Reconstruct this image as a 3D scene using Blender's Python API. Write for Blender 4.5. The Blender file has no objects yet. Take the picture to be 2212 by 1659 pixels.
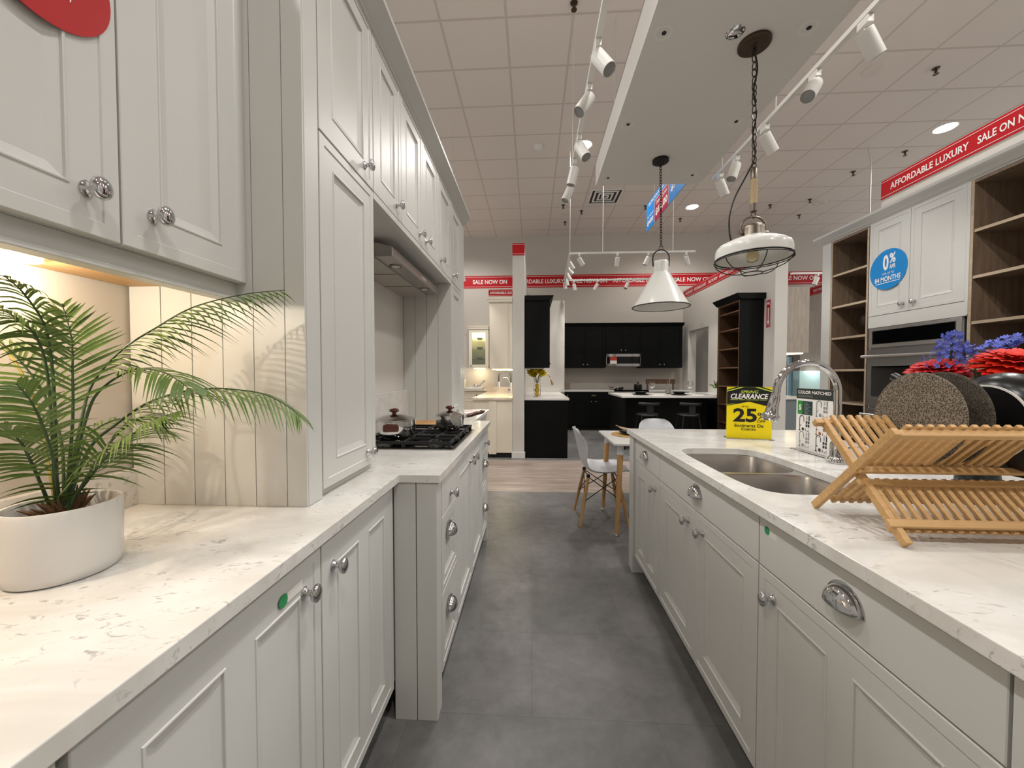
import bpy, bmesh, math, random
from mathutils import Vector, Matrix
from math import pi, sin, cos, radians, sqrt
random.seed(7)
SC = bpy.context.scene
COL = SC.collection
ORG = {}

# ------------------------------------------------------------------ mesh helpers
class Fr:
    """A local frame: origin, U (right), V (up), N (out of the surface)."""
    def __init__(s, o, u, v, n=None):
        s.o = Vector(o); s.u = Vector(u); s.v = Vector(v)
        s.n = Vector(n) if n is not None else s.u.cross(s.v)
    def p(s, u, v, n=0.0):
        return s.o + s.u * u + s.v * v + s.n * n
    def at(s, u, v, n=0.0):
        return Fr(s.p(u, v, n), s.u, s.v, s.n)

def face_px(x, y, z): return Fr((x, y, z), (0, 1, 0), (0, 0, 1))      # faces +X
def face_mx(x, y, z): return Fr((x, y, z), (0, -1, 0), (0, 0, 1))     # faces -X
def face_my(x, y, z): return Fr((x, y, z), (1, 0, 0), (0, 0, 1))      # faces -Y
def face_pz(x, y, z): return Fr((x, y, z), (1, 0, 0), (0, 1, 0))      # faces up
def face_mz(x, y, z): return Fr((x, y, z), (1, 0, 0), (0, -1, 0))     # faces down

class MB:
    def __init__(s):
        s.v = []; s.f = []; s.m = []; s.k = 0
    def add(s, vs, fs):
        b = len(s.v)
        s.v += [tuple(p) for p in vs]
        for f in fs:
            s.f.append([b + i for i in f]); s.m.append(s.k)
        return s
    def fbox(s, fr, u0, u1, v0, v1, n0, n1):
        P = [fr.p(u, v, n) for n in (n0, n1) for v in (v0, v1) for u in (u0, u1)]
        return s.add(P, [(0, 2, 3, 1), (4, 5, 7, 6), (0, 1, 5, 4), (2, 6, 7, 3), (0, 4, 6, 2), (1, 3, 7, 5)])
    def box(s, x0, x1, y0, y1, z0, z1):
        return s.fbox(Fr((0, 0, 0), (1, 0, 0), (0, 1, 0), (0, 0, 1)), x0, x1, y0, y1, z0, z1)
    def bar(s, a, b, w, t, up=(0, 0, 1)):
        a = Vector(a); b = Vector(b); d = (b - a); L = d.length; d.normalize()
        n = Vector(up); n = (n - d * n.dot(d)); n.normalize(); u = d.cross(n)
        return s.fbox(Fr(a, u, d, n), -w / 2, w / 2, 0, L, -t / 2, t / 2)
    def rings(s, fr, w, h, prof, back=None):
        """concentric rectangles: prof = [(inset, n)...]; closes last ring; back = n of the back plane"""
        L = ([(0, back)] if back is not None else []) + list(prof)
        vs = []
        for i, n in L:
            vs += [fr.p(i, i, n), fr.p(w - i, i, n), fr.p(w - i, h - i, n), fr.p(i, h - i, n)]
        fs = []
        for k in range(len(L) - 1):
            a = 4 * k; b = a + 4
            for j in range(4):
                q = (j + 1) % 4
                fs.append((a + j, a + q, b + q, b + j))
        e = 4 * (len(L) - 1)
        fs.append((e, e + 1, e + 2, e + 3))
        if back is not None: fs.append((3, 2, 1, 0))
        return s.add(vs, fs)
    def rects(s, fr, L, cap=True, back=False):
        """strip through rectangles L = [(u0, u1, v0, v1, n)...]"""
        vs = []
        for u0, u1, v0, v1, n in L:
            vs += [fr.p(u0, v0, n), fr.p(u1, v0, n), fr.p(u1, v1, n), fr.p(u0, v1, n)]
        fs = [(4 * k + j, 4 * k + (j + 1) % 4, 4 * k + 4 + (j + 1) % 4, 4 * k + 4 + j) for k in range(len(L) - 1) for j in range(4)]
        e = 4 * (len(L) - 1)
        if cap: fs.append((e, e + 1, e + 2, e + 3))
        if back: fs.append((3, 2, 1, 0))
        return s.add(vs, fs)
    def prism(s, fr, poly, n0, n1):
        k = len(poly)
        vs = [fr.p(u, v, n0) for u, v in poly] + [fr.p(u, v, n1) for u, v in poly]
        fs = [tuple(range(k - 1, -1, -1)), tuple(range(k, 2 * k))]
        fs += [(i, (i + 1) % k, k + (i + 1) % k, k + i) for i in range(k)]
        return s.add(vs, fs)
    def ngon(s, fr, poly, n=0.0):
        return s.add([fr.p(u, v, n) for u, v in poly], [tuple(range(len(poly)))])
    def tube(s, pts, r, n=8, closed=False, cap=True, sx=1.0):
        P = [Vector(p) for p in pts]; k = len(P)
        R = r if isinstance(r, (list, tuple)) else [r] * k
        T = []
        for i in range(k):
            a = P[(i - 1) % k] if (closed or i > 0) else P[i]
            b = P[(i + 1) % k] if (closed or i < k - 1) else P[i]
            t = b - a
            T.append(t.normalized() if t.length > 1e-9 else Vector((0, 0, 1)))
        up = Vector((0, 0, 1)) if abs(T[0].z) < 0.9 else Vector((1, 0, 0))
        nn = (up - T[0] * up.dot(T[0])).normalized()
        vs = []
        for i in range(k):
            nn = nn - T[i] * nn.dot(T[i])
            if nn.length < 1e-6: nn = T[i].orthogonal()
            nn.normalize(); bb = T[i].cross(nn)
            for j in range(n):
                a = 2 * pi * j / n
                vs.append(P[i] + nn * (cos(a) * R[i] * sx) + bb * (sin(a) * R[i]))
        fs = []
        for i in range(k if closed else k - 1):
            a = i * n; b = ((i + 1) % k) * n
            for j in range(n):
                q = (j + 1) % n
                fs.append((a + j, a + q, b + q, b + j))
        if cap and not closed:
            fs.append(tuple(range(n - 1, -1, -1))); fs.append(tuple((k - 1) * n + j for j in range(n)))
        return s.add(vs, fs)
    def lathe(s, prof, c, axis=(0, 0, 1), n=24, sa=1.0, sb=1.0, ref=None):
        """prof [(r, d)] about axis through c; sa/sb scale the two cross directions"""
        c = Vector(c); ax = Vector(axis).normalized()
        r0 = Vector(ref) if ref is not None else (Vector((0, 0, 1)) if abs(ax.z) < 0.9 else Vector((1, 0, 0)))
        a = (r0 - ax * r0.dot(ax)).normalized(); b = ax.cross(a)
        vs = []; idx = []
        for r, d in prof:
            if r < 1e-6:
                idx.append([len(vs)] * n); vs.append(c + ax * d)
            else:
                idx.append(list(range(len(vs), len(vs) + n)))
                for j in range(n):
                    t = 2 * pi * j / n
                    vs.append(c + ax * d + a * (cos(t) * r * sa) + b * (sin(t) * r * sb))
        fs = []
        for k in range(len(prof) - 1):
            A, B = idx[k], idx[k + 1]
            for j in range(n):
                q = (j + 1) % n
                f = []
                for i in (A[j], A[q], B[q], B[j]):
                    if i not in f: f.append(i)
                if len(f) > 2: fs.append(tuple(f))
        if prof[0][0] > 1e-6 and prof[0] != prof[-1]: pass
        return s.add(vs, fs)
    def ball(s, c, rx, ry=None, rz=None, n=12, m=8):
        ry = ry or rx; rz = rz or rx
        vs = []; fs = []
        c = Vector(c)
        for i in range(m + 1):
            t = pi * i / m
            for j in range(n):
                a = 2 * pi * j / n
                vs.append(c + Vector((rx * sin(t) * cos(a), ry * sin(t) * sin(a), rz * cos(t))))
        for i in range(m):
            for j in range(n):
                q = (j + 1) % n
                fs.append((i * n + j, i * n + q, (i + 1) * n + q, (i + 1) * n + j))
        return s.add(vs, fs)
    def disc(s, fr, r, n0, n1, n=32, u=0, v=0, ru=None):
        ru = ru or r
        return s.prism(fr, [(u + ru * cos(2 * pi * i / n), v + r * sin(2 * pi * i / n)) for i in range(n)], n0, n1)
    def build(s, name, mat, parent=None, bev=0.0, smooth=None, loc=None, recalc=True, seg=2):
        V = [Vector(p) for p in s.v]
        if parent is not None:
            o = ORG[parent.name]
        elif loc is not None:
            o = Vector(loc)
        else:
            o = Vector(((min(p.x for p in V) + max(p.x for p in V)) / 2, (min(p.y for p in V) + max(p.y for p in V)) / 2, min(p.z for p in V)))
        me = bpy.data.meshes.new(name)
        me.from_pydata([tuple(p - o) for p in V], [], s.f)
        mats = mat if isinstance(mat, (list, tuple)) else [mat]
        for m in mats: me.materials.append(m)
        if len(mats) > 1: me.polygons.foreach_set('material_index', s.m)
        bm = bmesh.new(); bm.from_mesh(me)
        bmesh.ops.remove_doubles(bm, verts=bm.verts, dist=1e-6)
        if recalc: bmesh.ops.recalc_face_normals(bm, faces=bm.faces)
        bm.to_mesh(me); bm.free()
        if smooth is not None:
            for p in me.polygons: p.use_smooth = True
            me.set_sharp_from_angle(angle=radians(smooth))
        ob = bpy.data.objects.new(name, me)
        COL.objects.link(ob)
        if parent is not None: ob.parent = parent
        else: ob.location = o
        ORG[ob.name] = o
        if bev:
            md = ob.modifiers.new('edge', 'BEVEL'); md.width = bev; md.segments = seg
            md.limit_method = 'ANGLE'; md.angle_limit = radians(40)
        return ob

def tag(o, label, cat, group=None):
    o['label'] = label; o['category'] = cat
    if group: o['group'] = group
    return o
def thing(name, label, cat, loc, group=None):
    o = bpy.data.objects.new(name, None); COL.objects.link(o)
    o.empty_display_size = 0.1
    o.location = loc; ORG[o.name] = Vector(loc)
    return tag(o, label, cat, group)
def struct(o):
    o['kind'] = 'structure'; return o
def dup(root, loc, rz=0.0, label=None, group=None):
    def cp(o, par):
        c = o.copy(); COL.objects.link(c)
        if par is not None: c.parent = par
        for ch in kids.get(o.name, []): cp(ch, c)
        return c
    kids = {}
    for o in COL.objects:
        if o.parent: kids.setdefault(o.parent.name, []).append(o)
    r = cp(root, None)
    r.location = loc; r.rotation_euler = (0, 0, rz); ORG[r.name] = Vector(loc)
    if label: r['label'] = label
    if group: r['group'] = group
    return r

# ------------------------------------------------------------------ lettering
_TX = {}
def _glyphs(body, bold, shear):
    key = (body, bold, shear)
    if key not in _TX:
        cu = bpy.data.curves.new('lettering', 'FONT')
        cu.body = body; cu.offset = bold; cu.shear = shear; cu.resolution_u = 3
        ob = bpy.data.objects.new('lettering', cu)
        me = ob.to_mesh()
        vs = [tuple(v.co) for v in me.vertices]; fs = [tuple(p.vertices) for p in me.polygons]
        ob.to_mesh_clear(); bpy.data.objects.remove(ob); bpy.data.curves.remove(cu)
        _TX[key] = (vs, fs)
    return _TX[key]
def write(mb, body, fr, u0, u1, v0, v1, n=0.0008, bold=0.02, shear=0.0):
    vs, fs = _glyphs(body, bold, shear)
    if not vs: return
    xa = min(v[0] for v in vs); xb = max(v[0] for v in vs); ya = min(v[1] for v in vs); yb = max(v[1] for v in vs)
    su = (u1 - u0) / max(xb - xa, 1e-6); sv = (v1 - v0) / max(yb - ya, 1e-6)
    mb.add([fr.p(u0 + (v[0] - xa) * su, v0 + (v[1] - ya) * sv, n) for v in vs], fs)

# ------------------------------------------------------------------ materials
def lin(h):
    c = [int(h[i:i + 2], 16) / 255 for i in (0, 2, 4)]
    return tuple(x / 12.92 if x <= 0.04045 else ((x + 0.055) / 1.055) ** 2.4 for x in c) + (1.0,)
def pm(name, col, rough=0.5, metal=0.0, spec=0.5, emis=None, es=0.0, trans=0.0, coat=0.0, ior=1.45, bump=0.0, bscale=60.0, var=0.0):
    m = bpy.data.materials.new(name); m.use_nodes = True
    nt = m.node_tree; b = nt.nodes['Principled BSDF']
    c = lin(col) if isinstance(col, str) else tuple(col) + (1.0,)
    b.inputs['Base Color'].default_value = c
    b.inputs['Roughness'].default_value = rough
    b.inputs['Metallic'].default_value = metal
    b.inputs['Specular IOR Level'].default_value = spec
    b.inputs['IOR'].default_value = ior
    b.inputs['Transmission Weight'].default_value = trans
    b.inputs['Coat Weight'].default_value = coat
    if emis:
        b.inputs['Emission Color'].default_value = lin(emis); b.inputs['Emission Strength'].default_value = es
    tc = nt.nodes.new('ShaderNodeTexCoord'); nz = nt.nodes.new('ShaderNodeTexNoise')
    nz.inputs['Scale'].default_value = bscale; nz.inputs['Detail'].default_value = 3
    nt.links.new(tc.outputs['Object'], nz.inputs['Vector'])
    rr = nt.nodes.new('ShaderNodeMapRange')
    rr.inputs['To Min'].default_value = max(0, rough - 0.03); rr.inputs['To Max'].default_value = min(1, rough + 0.03)
    if metal < .5:
        nt.links.new(nz.outputs['Fac'], rr.inputs['Value']); nt.links.new(rr.outputs['Result'], b.inputs['Roughness'])
    if var:
        mx = nt.nodes.new('ShaderNodeMix'); mx.data_type = 'RGBA'
        mx.inputs[6].default_value = tuple(x * (1 - var) for x in c[:3]) + (1,)
        mx.inputs[7].default_value = tuple(min(1, x * (1 + var)) for x in c[:3]) + (1,)
        nt.links.new(nz.outputs['Fac'], mx.inputs[0]); nt.links.new(mx.outputs[2], b.inputs['Base Color'])
    if bump:
        bp = nt.nodes.new('ShaderNodeBump'); bp.inputs['Strength'].default_value = bump; bp.inputs['Distance'].default_value = 0.002
        nt.links.new(nz.outputs['Fac'], bp.inputs['Height']); nt.links.new(bp.outputs['Normal'], b.inputs['Normal'])
    return m
def ramp(nt, stops):
    r = nt.nodes.new('ShaderNodeValToRGB'); e = r.color_ramp.elements
    while len(e) < len(stops): e.new(0.5)
    for i, (p, c) in enumerate(stops):
        e[i].position = p; e[i].color = lin(c) if isinstance(c, str) else tuple(c) + (1,)
    return r
def node(nt, t, **kw):
    n = nt.nodes.new(t)
    for k, v in kw.items(): n.inputs[k].default_value = v
    return n
def math_node(nt, op, a, b=None):
    n = nt.nodes.new('ShaderNodeMath'); n.operation = op
    for i, x in enumerate((a, b)):
        if x is None: continue
        if isinstance(x, (int, float)): n.inputs[i].default_value = x
        else: nt.links.new(x, n.inputs[i])
    return n.outputs[0]

def quartz(name, base, vein, warm):
    m = pm(name, base, rough=0.14, spec=0.5); nt = m.node_tree; b = nt.nodes['Principled BSDF']
    tc = node(nt, 'ShaderNodeTexCoord'); mp = nt.nodes.new('ShaderNodeMapping')
    mp.inputs['Scale'].default_value = (0.6, 1.3, 1.0); mp.inputs['Rotation'].default_value = (0, 0, -0.35)
    nt.links.new(tc.outputs['Object'], mp.inputs['Vector'])
    cl = node(nt, 'ShaderNodeTexNoise', Scale=5.0, Detail=5.0, Roughness=0.6, Distortion=0.8)
    sp = node(nt, 'ShaderNodeTexNoise', Scale=38.0, Detail=6.0, Roughness=0.62, Distortion=1.6)
    nt.links.new(mp.outputs['Vector'], cl.inputs['Vector']); nt.links.new(mp.outputs['Vector'], sp.inputs['Vector'])
    r1 = ramp(nt, [(0.35, warm), (0.6, base)]); nt.links.new(cl.outputs['Fac'], r1.inputs['Fac'])
    r2 = ramp(nt, [(0.57, (0, 0, 0)), (0.66, (1, 1, 1))]); nt.links.new(sp.outputs['Fac'], r2.inputs['Fac'])
    r3 = ramp(nt, [(0.42, (0, 0, 0)), (0.56, (1, 1, 1))]); nt.links.new(cl.outputs['Fac'], r3.inputs['Fac'])
    k = math_node(nt, 'MULTIPLY', r2.outputs['Color'], r3.outputs['Color'])
    k = math_node(nt, 'MULTIPLY', k, 0.75)
    mx = nt.nodes.new('ShaderNodeMix'); mx.data_type = 'RGBA'
    nt.links.new(k, mx.inputs[0]); nt.links.new(r1.outputs['Color'], mx.inputs[6]); mx.inputs[7].default_value = lin(vein)
    nt.links.new(mx.outputs[2], b.inputs['Base Color'])
    return m
def woodmat(name, a, bcol, axis=2, scale=1.0, rough=0.5, dens=9.0):
    m = pm(name, a, rough=rough, spec=0.35); nt = m.node_tree; b = nt.nodes['Principled BSDF']
    tc = node(nt, 'ShaderNodeTexCoord'); mp = nt.nodes.new('ShaderNodeMapping')
    s = [dens * scale] * 3; s[axis] = 0.8 * scale
    mp.inputs['Scale'].default_value = s
    nt.links.new(tc.outputs['Object'], mp.inputs['Vector'])
    n1 = node(nt, 'ShaderNodeTexNoise', Scale=4.0, Detail=6.0, Roughness=0.65, Distortion=0.4)
    nt.links.new(mp.outputs['Vector'], n1.inputs['Vector'])
    r = ramp(nt, [(0.3, a), (0.7, bcol)]); nt.links.new(n1.outputs['Fac'], r.inputs['Fac'])
    nt.links.new(r.outputs['Color'], b.inputs['Base Color'])
    return m

M = {}
M['paint'] = pm('cabinet_paint', 'c7c6c1', rough=0.36, spec=0.45)
M['gap'] = pm('dark_gap', '2a2826', rough=0.9)
M['quartz'] = quartz('white_quartz', 'dcd9d4', '8e8b87', 'cdc9c2')
M['quartz_edge'] = M['quartz']
M['marble'] = quartz('brown_speckled_stone', 'ddd2c2', '7a6a5a', 'c2b29e')
M['white_top'] = pm('plain_white_quartz', 'd6d2cb', rough=0.2)
M['chrome'] = pm('chrome', (0.60, 0.60, 0.61), rough=0.06, metal=1.0)
M['steel'] = pm('brushed_steel', (0.56, 0.54, 0.52), rough=0.27, metal=1.0)
M['steel_dark'] = pm('dark_steel', (0.26, 0.25, 0.24), rough=0.34, metal=1.0)
M['black'] = pm('matt_black', '0e0e0e', rough=0.5)
M['iron'] = pm('cast_iron', '121212', rough=0.55, bump=0.2, bscale=300)
M['glass_black'] = pm('black_glass', '050505', rough=0.05)
M['dark_cab'] = pm('black_cabinet_paint', '070909', rough=0.45, spec=0.18)
M['cream'] = pm('cream_cabinet_paint', 'e2d8c4', rough=0.45)
M['wall'] = pm('greige_wall_paint', 'beb7ae', rough=0.85, spec=0.2, bump=0.08, bscale=120)
M['white_wall'] = pm('soft_white_wall_paint', 'cdc8c0', rough=0.85, spec=0.2)
M['trim'] = pm('white_trim_paint', 'd8d4cc', rough=0.4)
M['red'] = pm('red_banner', 'b4121c', rough=0.45, spec=0.3)
M['red_sticker'] = pm('red_vinyl', 'b01a1c', rough=0.35)
M['white'] = pm('white_print', 'e8e4e0', rough=0.5)
M['whitep'] = pm('white_enamel', 'dcdad4', rough=0.22, coat=0.3)
M['track'] = pm('white_track_paint', 'd8d5cf', rough=0.4)
M['lens'] = pm('grey_lamp_lens', '8c8a88', rough=0.2)
M['yellow'] = pm('yellow_print', 'e8d000', rough=0.4)
M['lime'] = pm('lime_print', 'b9cf4a', rough=0.4)
M['blackp'] = pm('black_print', '141412', rough=0.4)
M['blue'] = pm('blue_vinyl', '0b7fc4', rough=0.4)
M['blue_sign'] = pm('blue_sign_print', '0a86d6', rough=0.4)
M['crimson'] = pm('crimson_sign_print', 'b5183c', rough=0.4)
M['green_sticker'] = pm('green_sticker_print', '2f8a55', rough=0.45)
M['charcoal'] = pm('charcoal_print', '2c3130', rough=0.4)
M['greenp'] = pm('green_print', '2f8a3c', rough=0.4)
M['teal_p'] = pm('dark_teal_print', '173a38', rough=0.4)
M['greyp'] = pm('grey_print', '8b8b8b', rough=0.5)
M['acrylic'] = pm('clear_acrylic', 'ffffff', rough=0.03, trans=1.0, ior=1.2)
M['glass'] = pm('clear_glass', 'ffffff', rough=0.02, trans=1.0, ior=1.3)
M['lightglass'] = pm('door_glass', 'f4faf6', rough=0.03, trans=0.95, ior=1.05)
M['shelfwood'] = woodmat('oak_shelf_laminate', '6c5a4a', '8a7663', axis=2, rough=0.5)
M['shelfedge'] = woodmat('oak_shelf_edge', 'a3907a', 'b8a58e', axis=1, rough=0.5)
M['brownwood'] = woodmat('brown_shelf_laminate', '4a3526', '5d4431', axis=2, rough=0.5)
M['greywood'] = woodmat('grey_wood_veneer', '8f8478', 'a89d90', axis=2, rough=0.5)
M['greywood2'] = woodmat('dark_grey_wood_veneer', '6d645b', '7f756a', axis=2, rough=0.5)
M['bamboo'] = woodmat('bamboo', 'b58d5a', 'cba471', axis=0, scale=1.0, rough=0.42, dens=30)
M['beech'] = woodmat('beech_leg_wood', 'b48a58', 'c79c68', axis=2, rough=0.45, dens=20)
M['board'] = woodmat('cutting_board_wood', 'b08250', 'c99b66', axis=1, rough=0.5, dens=20)
M['underwood'] = woodmat('maple_underside', 'b08a5c', 'c49d6c', axis=1, rough=0.5, dens=8)
M['slate'] = pm('blue_grey_paint', '86a0b0', rough=0.6)
M['sage'] = pm('blue_grey_cabinet_paint', '70797c', rough=0.5)
M['aqua'] = pm('pale_aqua_backsplash', 'a9c2c0', rough=0.3)
M['pot'] = pm('white_ceramic', 'd6d3ce', rough=0.25, coat=0.2)
M['soil'] = pm('brown_fibre', '5a3f26', rough=0.9, bump=0.4, bscale=120, var=0.3)
M['leaf'] = pm('palm_leaf_green', '59702f', rough=0.45, var=0.35, bscale=9)
M['stem'] = pm('palm_stem_green', '34482a', rough=0.5, var=0.2)
M['dry'] = pm('dry_leaf_yellow', '9a8a3c', rough=0.6)
M['brownplastic'] = pm('brown_bakelite', '4a2016', rough=0.25, coat=0.4)
M['bronze'] = pm('bronze_metal', '4a3d31', rough=0.45, metal=0.6)
M['brass'] = pm('aged_brass', (0.19, 0.16, 0.13), rough=0.4, metal=1.0)
M['gold'] = pm('brushed_gold', (0.55, 0.43, 0.25), rough=0.3, metal=1.0)
M['rope'] = pm('natural_rope', 'b9a380', rough=0.9, bump=0.6, bscale=150, var=0.15)
M['blackwire'] = pm('black_wire', '141414', rough=0.45)
M['cable'] = pm('white_cable', 'cfcac2', rough=0.6)
M['gerbera'] = pm('orange_red_petals', 'd62a12', rough=0.55, var=0.25, bscale=25)
M['gerbera2'] = pm('crimson_red_petals', 'b81218', rough=0.55, var=0.25, bscale=25)
M['bluefl'] = pm('violet_blue_blossom', '6472cc', rough=0.6, var=0.3, bscale=40)
M['yellowfl'] = pm('yellow_blossom', 'd8c012', rough=0.6, var=0.2)
M['lemon'] = pm('lemon_yellow', 'c9a41c', rough=0.5)
M['plastic_white'] = pm('white_plastic', 'd9dade', rough=0.32)
M['panblack'] = pm('nonstick_black', '0d0d0e', rough=0.26)
M['wicker'] = pm('woven_seagrass', 'a8854f', rough=0.8, bump=0.6, bscale=140, var=0.3)
M['linen'] = pm('tan_linen', '9f876a', rough=0.9, var=0.1)
M['emit_warm'] = pm('warm_lamp', 'ffe0b0', emis='ffd9a0', es=14)
M['emit_white'] = pm('white_lamp', 'fff2e0', emis='ffe8cf', es=30)
M['emit_soft'] = pm('lit_cabinet_strip', 'fff2d0', emis='ffe9b8', es=6)
M['bulb'] = pm('amber_bulb_glass', 'e8d9b0', rough=0.05, trans=0.8)
M['mw_sticker'] = pm('red_energy_sticker', 'b53a2c', rough=0.5)

def granite(name, a, b, c):
    m = pm(name, a, rough=0.75); nt = m.node_tree; B = nt.nodes['Principled BSDF']
    tc = node(nt, 'ShaderNodeTexCoord')
    v = node(nt, 'ShaderNodeTexVoronoi', Scale=330.0); nt.links.new(tc.outputs['Object'], v.inputs['Vector'])
    w = node(nt, 'ShaderNodeTexNoise', Scale=420.0, Detail=2.0); nt.links.new(tc.outputs['Object'], w.inputs['Vector'])
    s = math_node(nt, 'ADD', v.outputs['Distance'], w.outputs['Fac']); s = math_node(nt, 'MULTIPLY', s, 0.62)
    r = ramp(nt, [(0.36, a), (0.55, b), (0.72, c)]); nt.links.new(s, r.inputs['Fac'])
    nt.links.new(r.outputs['Color'], B.inputs['Base Color'])
    return m
M['trivet'] = granite('speckled_woven_straw', '15110c', '4a4135', '85796a')
M['trivet2'] = granite('dark_speckled_woven_straw', '14120e', '332d25', '544b3e')

def floor_mat():
    m = pm('grey_stone_vinyl', '5c5854', rough=0.42, spec=0.4); nt = m.node_tree; b = nt.nodes['Principled BSDF']
    tc = node(nt, 'ShaderNodeTexCoord')
    n1 = node(nt, 'ShaderNodeTexNoise', Scale=1.7, Detail=6.0, Roughness=0.6, Distortion=0.5)
    n2 = node(nt, 'ShaderNodeTexNoise', Scale=14.0, Detail=5.0, Roughness=0.7)
    for n in (n1, n2): nt.links.new(tc.outputs['Object'], n.inputs['Vector'])
    s = math_node(nt, 'ADD', math_node(nt, 'MULTIPLY', n1.outputs['Fac'], 0.7), math_node(nt, 'MULTIPLY', n2.outputs['Fac'], 0.3))
    br = node(nt, 'ShaderNodeTexBrick', Scale=1.0)
    br.inputs['Mortar Size'].default_value = 0.002; br.inputs['Brick Width'].default_value = 0.92; br.inputs['Row Height'].default_value = 0.46
    br.inputs['Color1'].default_value = (1, 1, 1, 1); br.inputs['Color2'].default_value = (0.86, 0.88, 0.86, 1); br.inputs['Mortar'].default_value = (0.75, 0.75, 0.75, 1)
    nt.links.new(tc.outputs['Object'], br.inputs['Vector'])
    r = ramp(nt, [(0.32, '535150'), (0.5, '6c6a68'), (0.7, '858280')]); nt.links.new(s, r.inputs['Fac'])
    mx = nt.nodes.new('ShaderNodeMix'); mx.data_type = 'RGBA'; mx.blend_type = 'MULTIPLY'; mx.inputs[0].default_value = 0.8
    nt.links.new(r.outputs['Color'], mx.inputs[6]); nt.links.new(br.outputs['Color'], mx.inputs[7])
    nt.links.new(mx.outputs[2], b.inputs['Base Color'])
    return m
def plank_mat():
    m = pm('grey_brown_wood_planks', '8a7c70', rough=0.45, spec=0.35); nt = m.node_tree; b = nt.nodes['Principled BSDF']
    tc = node(nt, 'ShaderNodeTexCoord')
    mp = nt.nodes.new('ShaderNodeMapping'); mp.inputs['Scale'].default_value = (0.9, 9.0, 1)
    nt.links.new(tc.outputs['Object'], mp.inputs['Vector'])
    n1 = node(nt, 'ShaderNodeTexNoise', Scale=2.0, Detail=6.0, Roughness=0.65); nt.links.new(mp.outputs['Vector'], n1.inputs['Vector'])
    r = ramp(nt, [(0.3, '85786e'), (0.55, 'a4968b'), (0.75, 'b8aca1')]); nt.links.new(n1.outputs['Fac'], r.inputs['Fac'])
    br = node(nt, 'ShaderNodeTexBrick', Scale=1.0)
    br.inputs['Mortar Size'].default_value = 0.0015; br.inputs['Brick Width'].default_value = 1.2; br.inputs['Row Height'].default_value = 0.18
    br.inputs['Color1'].default_value = (1, 1, 1, 1); br.inputs['Color2'].default_value = (0.78, 0.76, 0.75, 1); br.inputs['Mortar'].default_value = (0.5, 0.5, 0.5, 1)
    nt.links.new(tc.outputs['Object'], br.inputs['Vector'])
    mx = nt.nodes.new('ShaderNodeMix'); mx.data_type = 'RGBA'; mx.blend_type = 'MULTIPLY'; mx.inputs[0].default_value = 0.9
    nt.links.new(r.outputs['Color'], mx.inputs[6]); nt.links.new(br.outputs['Color'], mx.inputs[7])
    nt.links.new(mx.outputs[2], b.inputs['Base Color'])
    return m
M['floor'] = floor_mat(); M['planks'] = plank_mat()
def ceil_mat():
    m = pm('ceiling_tiles', 'b9aca1', rough=0.9, spec=0.1, bump=0.15, bscale=150); nt = m.node_tree; b = nt.nodes['Principled BSDF']
    tc = node(nt, 'ShaderNodeTexCoord'); sp = nt.nodes.new('ShaderNodeSeparateXYZ')
    nt.links.new(tc.outputs['Object'], sp.inputs[0])
    def line(o, per, off, w):
        t = math_node(nt, 'ADD', o, -off + 50 * per)
        t = math_node(nt, 'MODULO', t, per)
        t = math_node(nt, 'ADD', t, -per / 2)
        t = math_node(nt, 'ABSOLUTE', t)
        return math_node(nt, 'GREATER_THAN', t, per / 2 - w / 2)
    k = math_node(nt, 'MAXIMUM', line(sp.outputs[0], 0.6275, -0.25, 0.026), line(sp.outputs[1], 0.581, 3.606, 0.026))
    mx = nt.nodes.new('ShaderNodeMix'); mx.data_type = 'RGBA'
    nt.links.new(k, mx.inputs[0]); mx.inputs[6].default_value = lin('d6ccc3'); mx.inputs[7].default_value = lin('c2b7ad')  # second tone paints the shade of the T-bars into the grid lines
    nt.links.new(mx.outputs[2], b.inputs['Base Color'])
    return m
M['ceiling'] = ceil_mat()
# ------------------------------------------------------------------ cabinet building blocks
DOOR_PROF = [(0.0, -0.0015), (0.0015, 0.0), (0.0265, 0.0), (0.0285, -0.0028), (0.0765, -0.0028), (0.0775, -0.0008), (0.0800, -0.0004), (0.0815, -0.0012), (0.0825, -0.0055), (0.101, -0.0100)]
def knob(par, fr, s=1.0, mat=None):
    k = MB()
    prof = [(0, 0), (.0125, 0), (.0125, .0025), (.008, .006), (.0058, .012), (.0062, .018), (.010, .0205), (.0158, .0245), (.0178, .0295), (.0162, .0345), (.010, .0378), (0, .039)]
    k.lathe([(r * s, d * s) for r, d in prof], fr.o, fr.n, 20, 1.18, 0.94, ref=fr.v)
    return k.build('knob', mat or M['chrome'], par, smooth=50)
def cup_pull(par, fr, w=0.098, h=0.050, d=0.030):
    k = MB(); A = w / 2 - 0.004; n, m = 22, 10
    vs = []; fs = []
    for j in range(m + 1):
        ph = pi / 2 * j / m
        for i in range(n + 1):
            th = pi * i / n
            vs.append(fr.p(A * cos(th) * cos(ph) ** 0.8, -h * 0.45 + h * 0.86 * sin(th) * cos(ph) ** 0.8, 0.002 + d * sin(ph)))
    for j in range(m):
        for i in range(n):
            a = j * (n + 1) + i
            fs.append((a, a + 1, a + n + 2, a + n + 1))
    k.add(vs, fs)
    o = k.build('cup_pull', M['chrome'], par, smooth=60)
    md = o.modifiers.new('wall', 'SOLIDIFY'); md.thickness = 0.002; md.offset = -1
    b = MB(); pl = [(w / 2 * cos(pi * i / 24), -h * 0.45 + h * sin(pi * i / 24)) for i in range(25)]
    b.prism(fr, pl, 0, 0.0025)
    b.build('pull_plate', M['chrome'], par)
    return o
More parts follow.
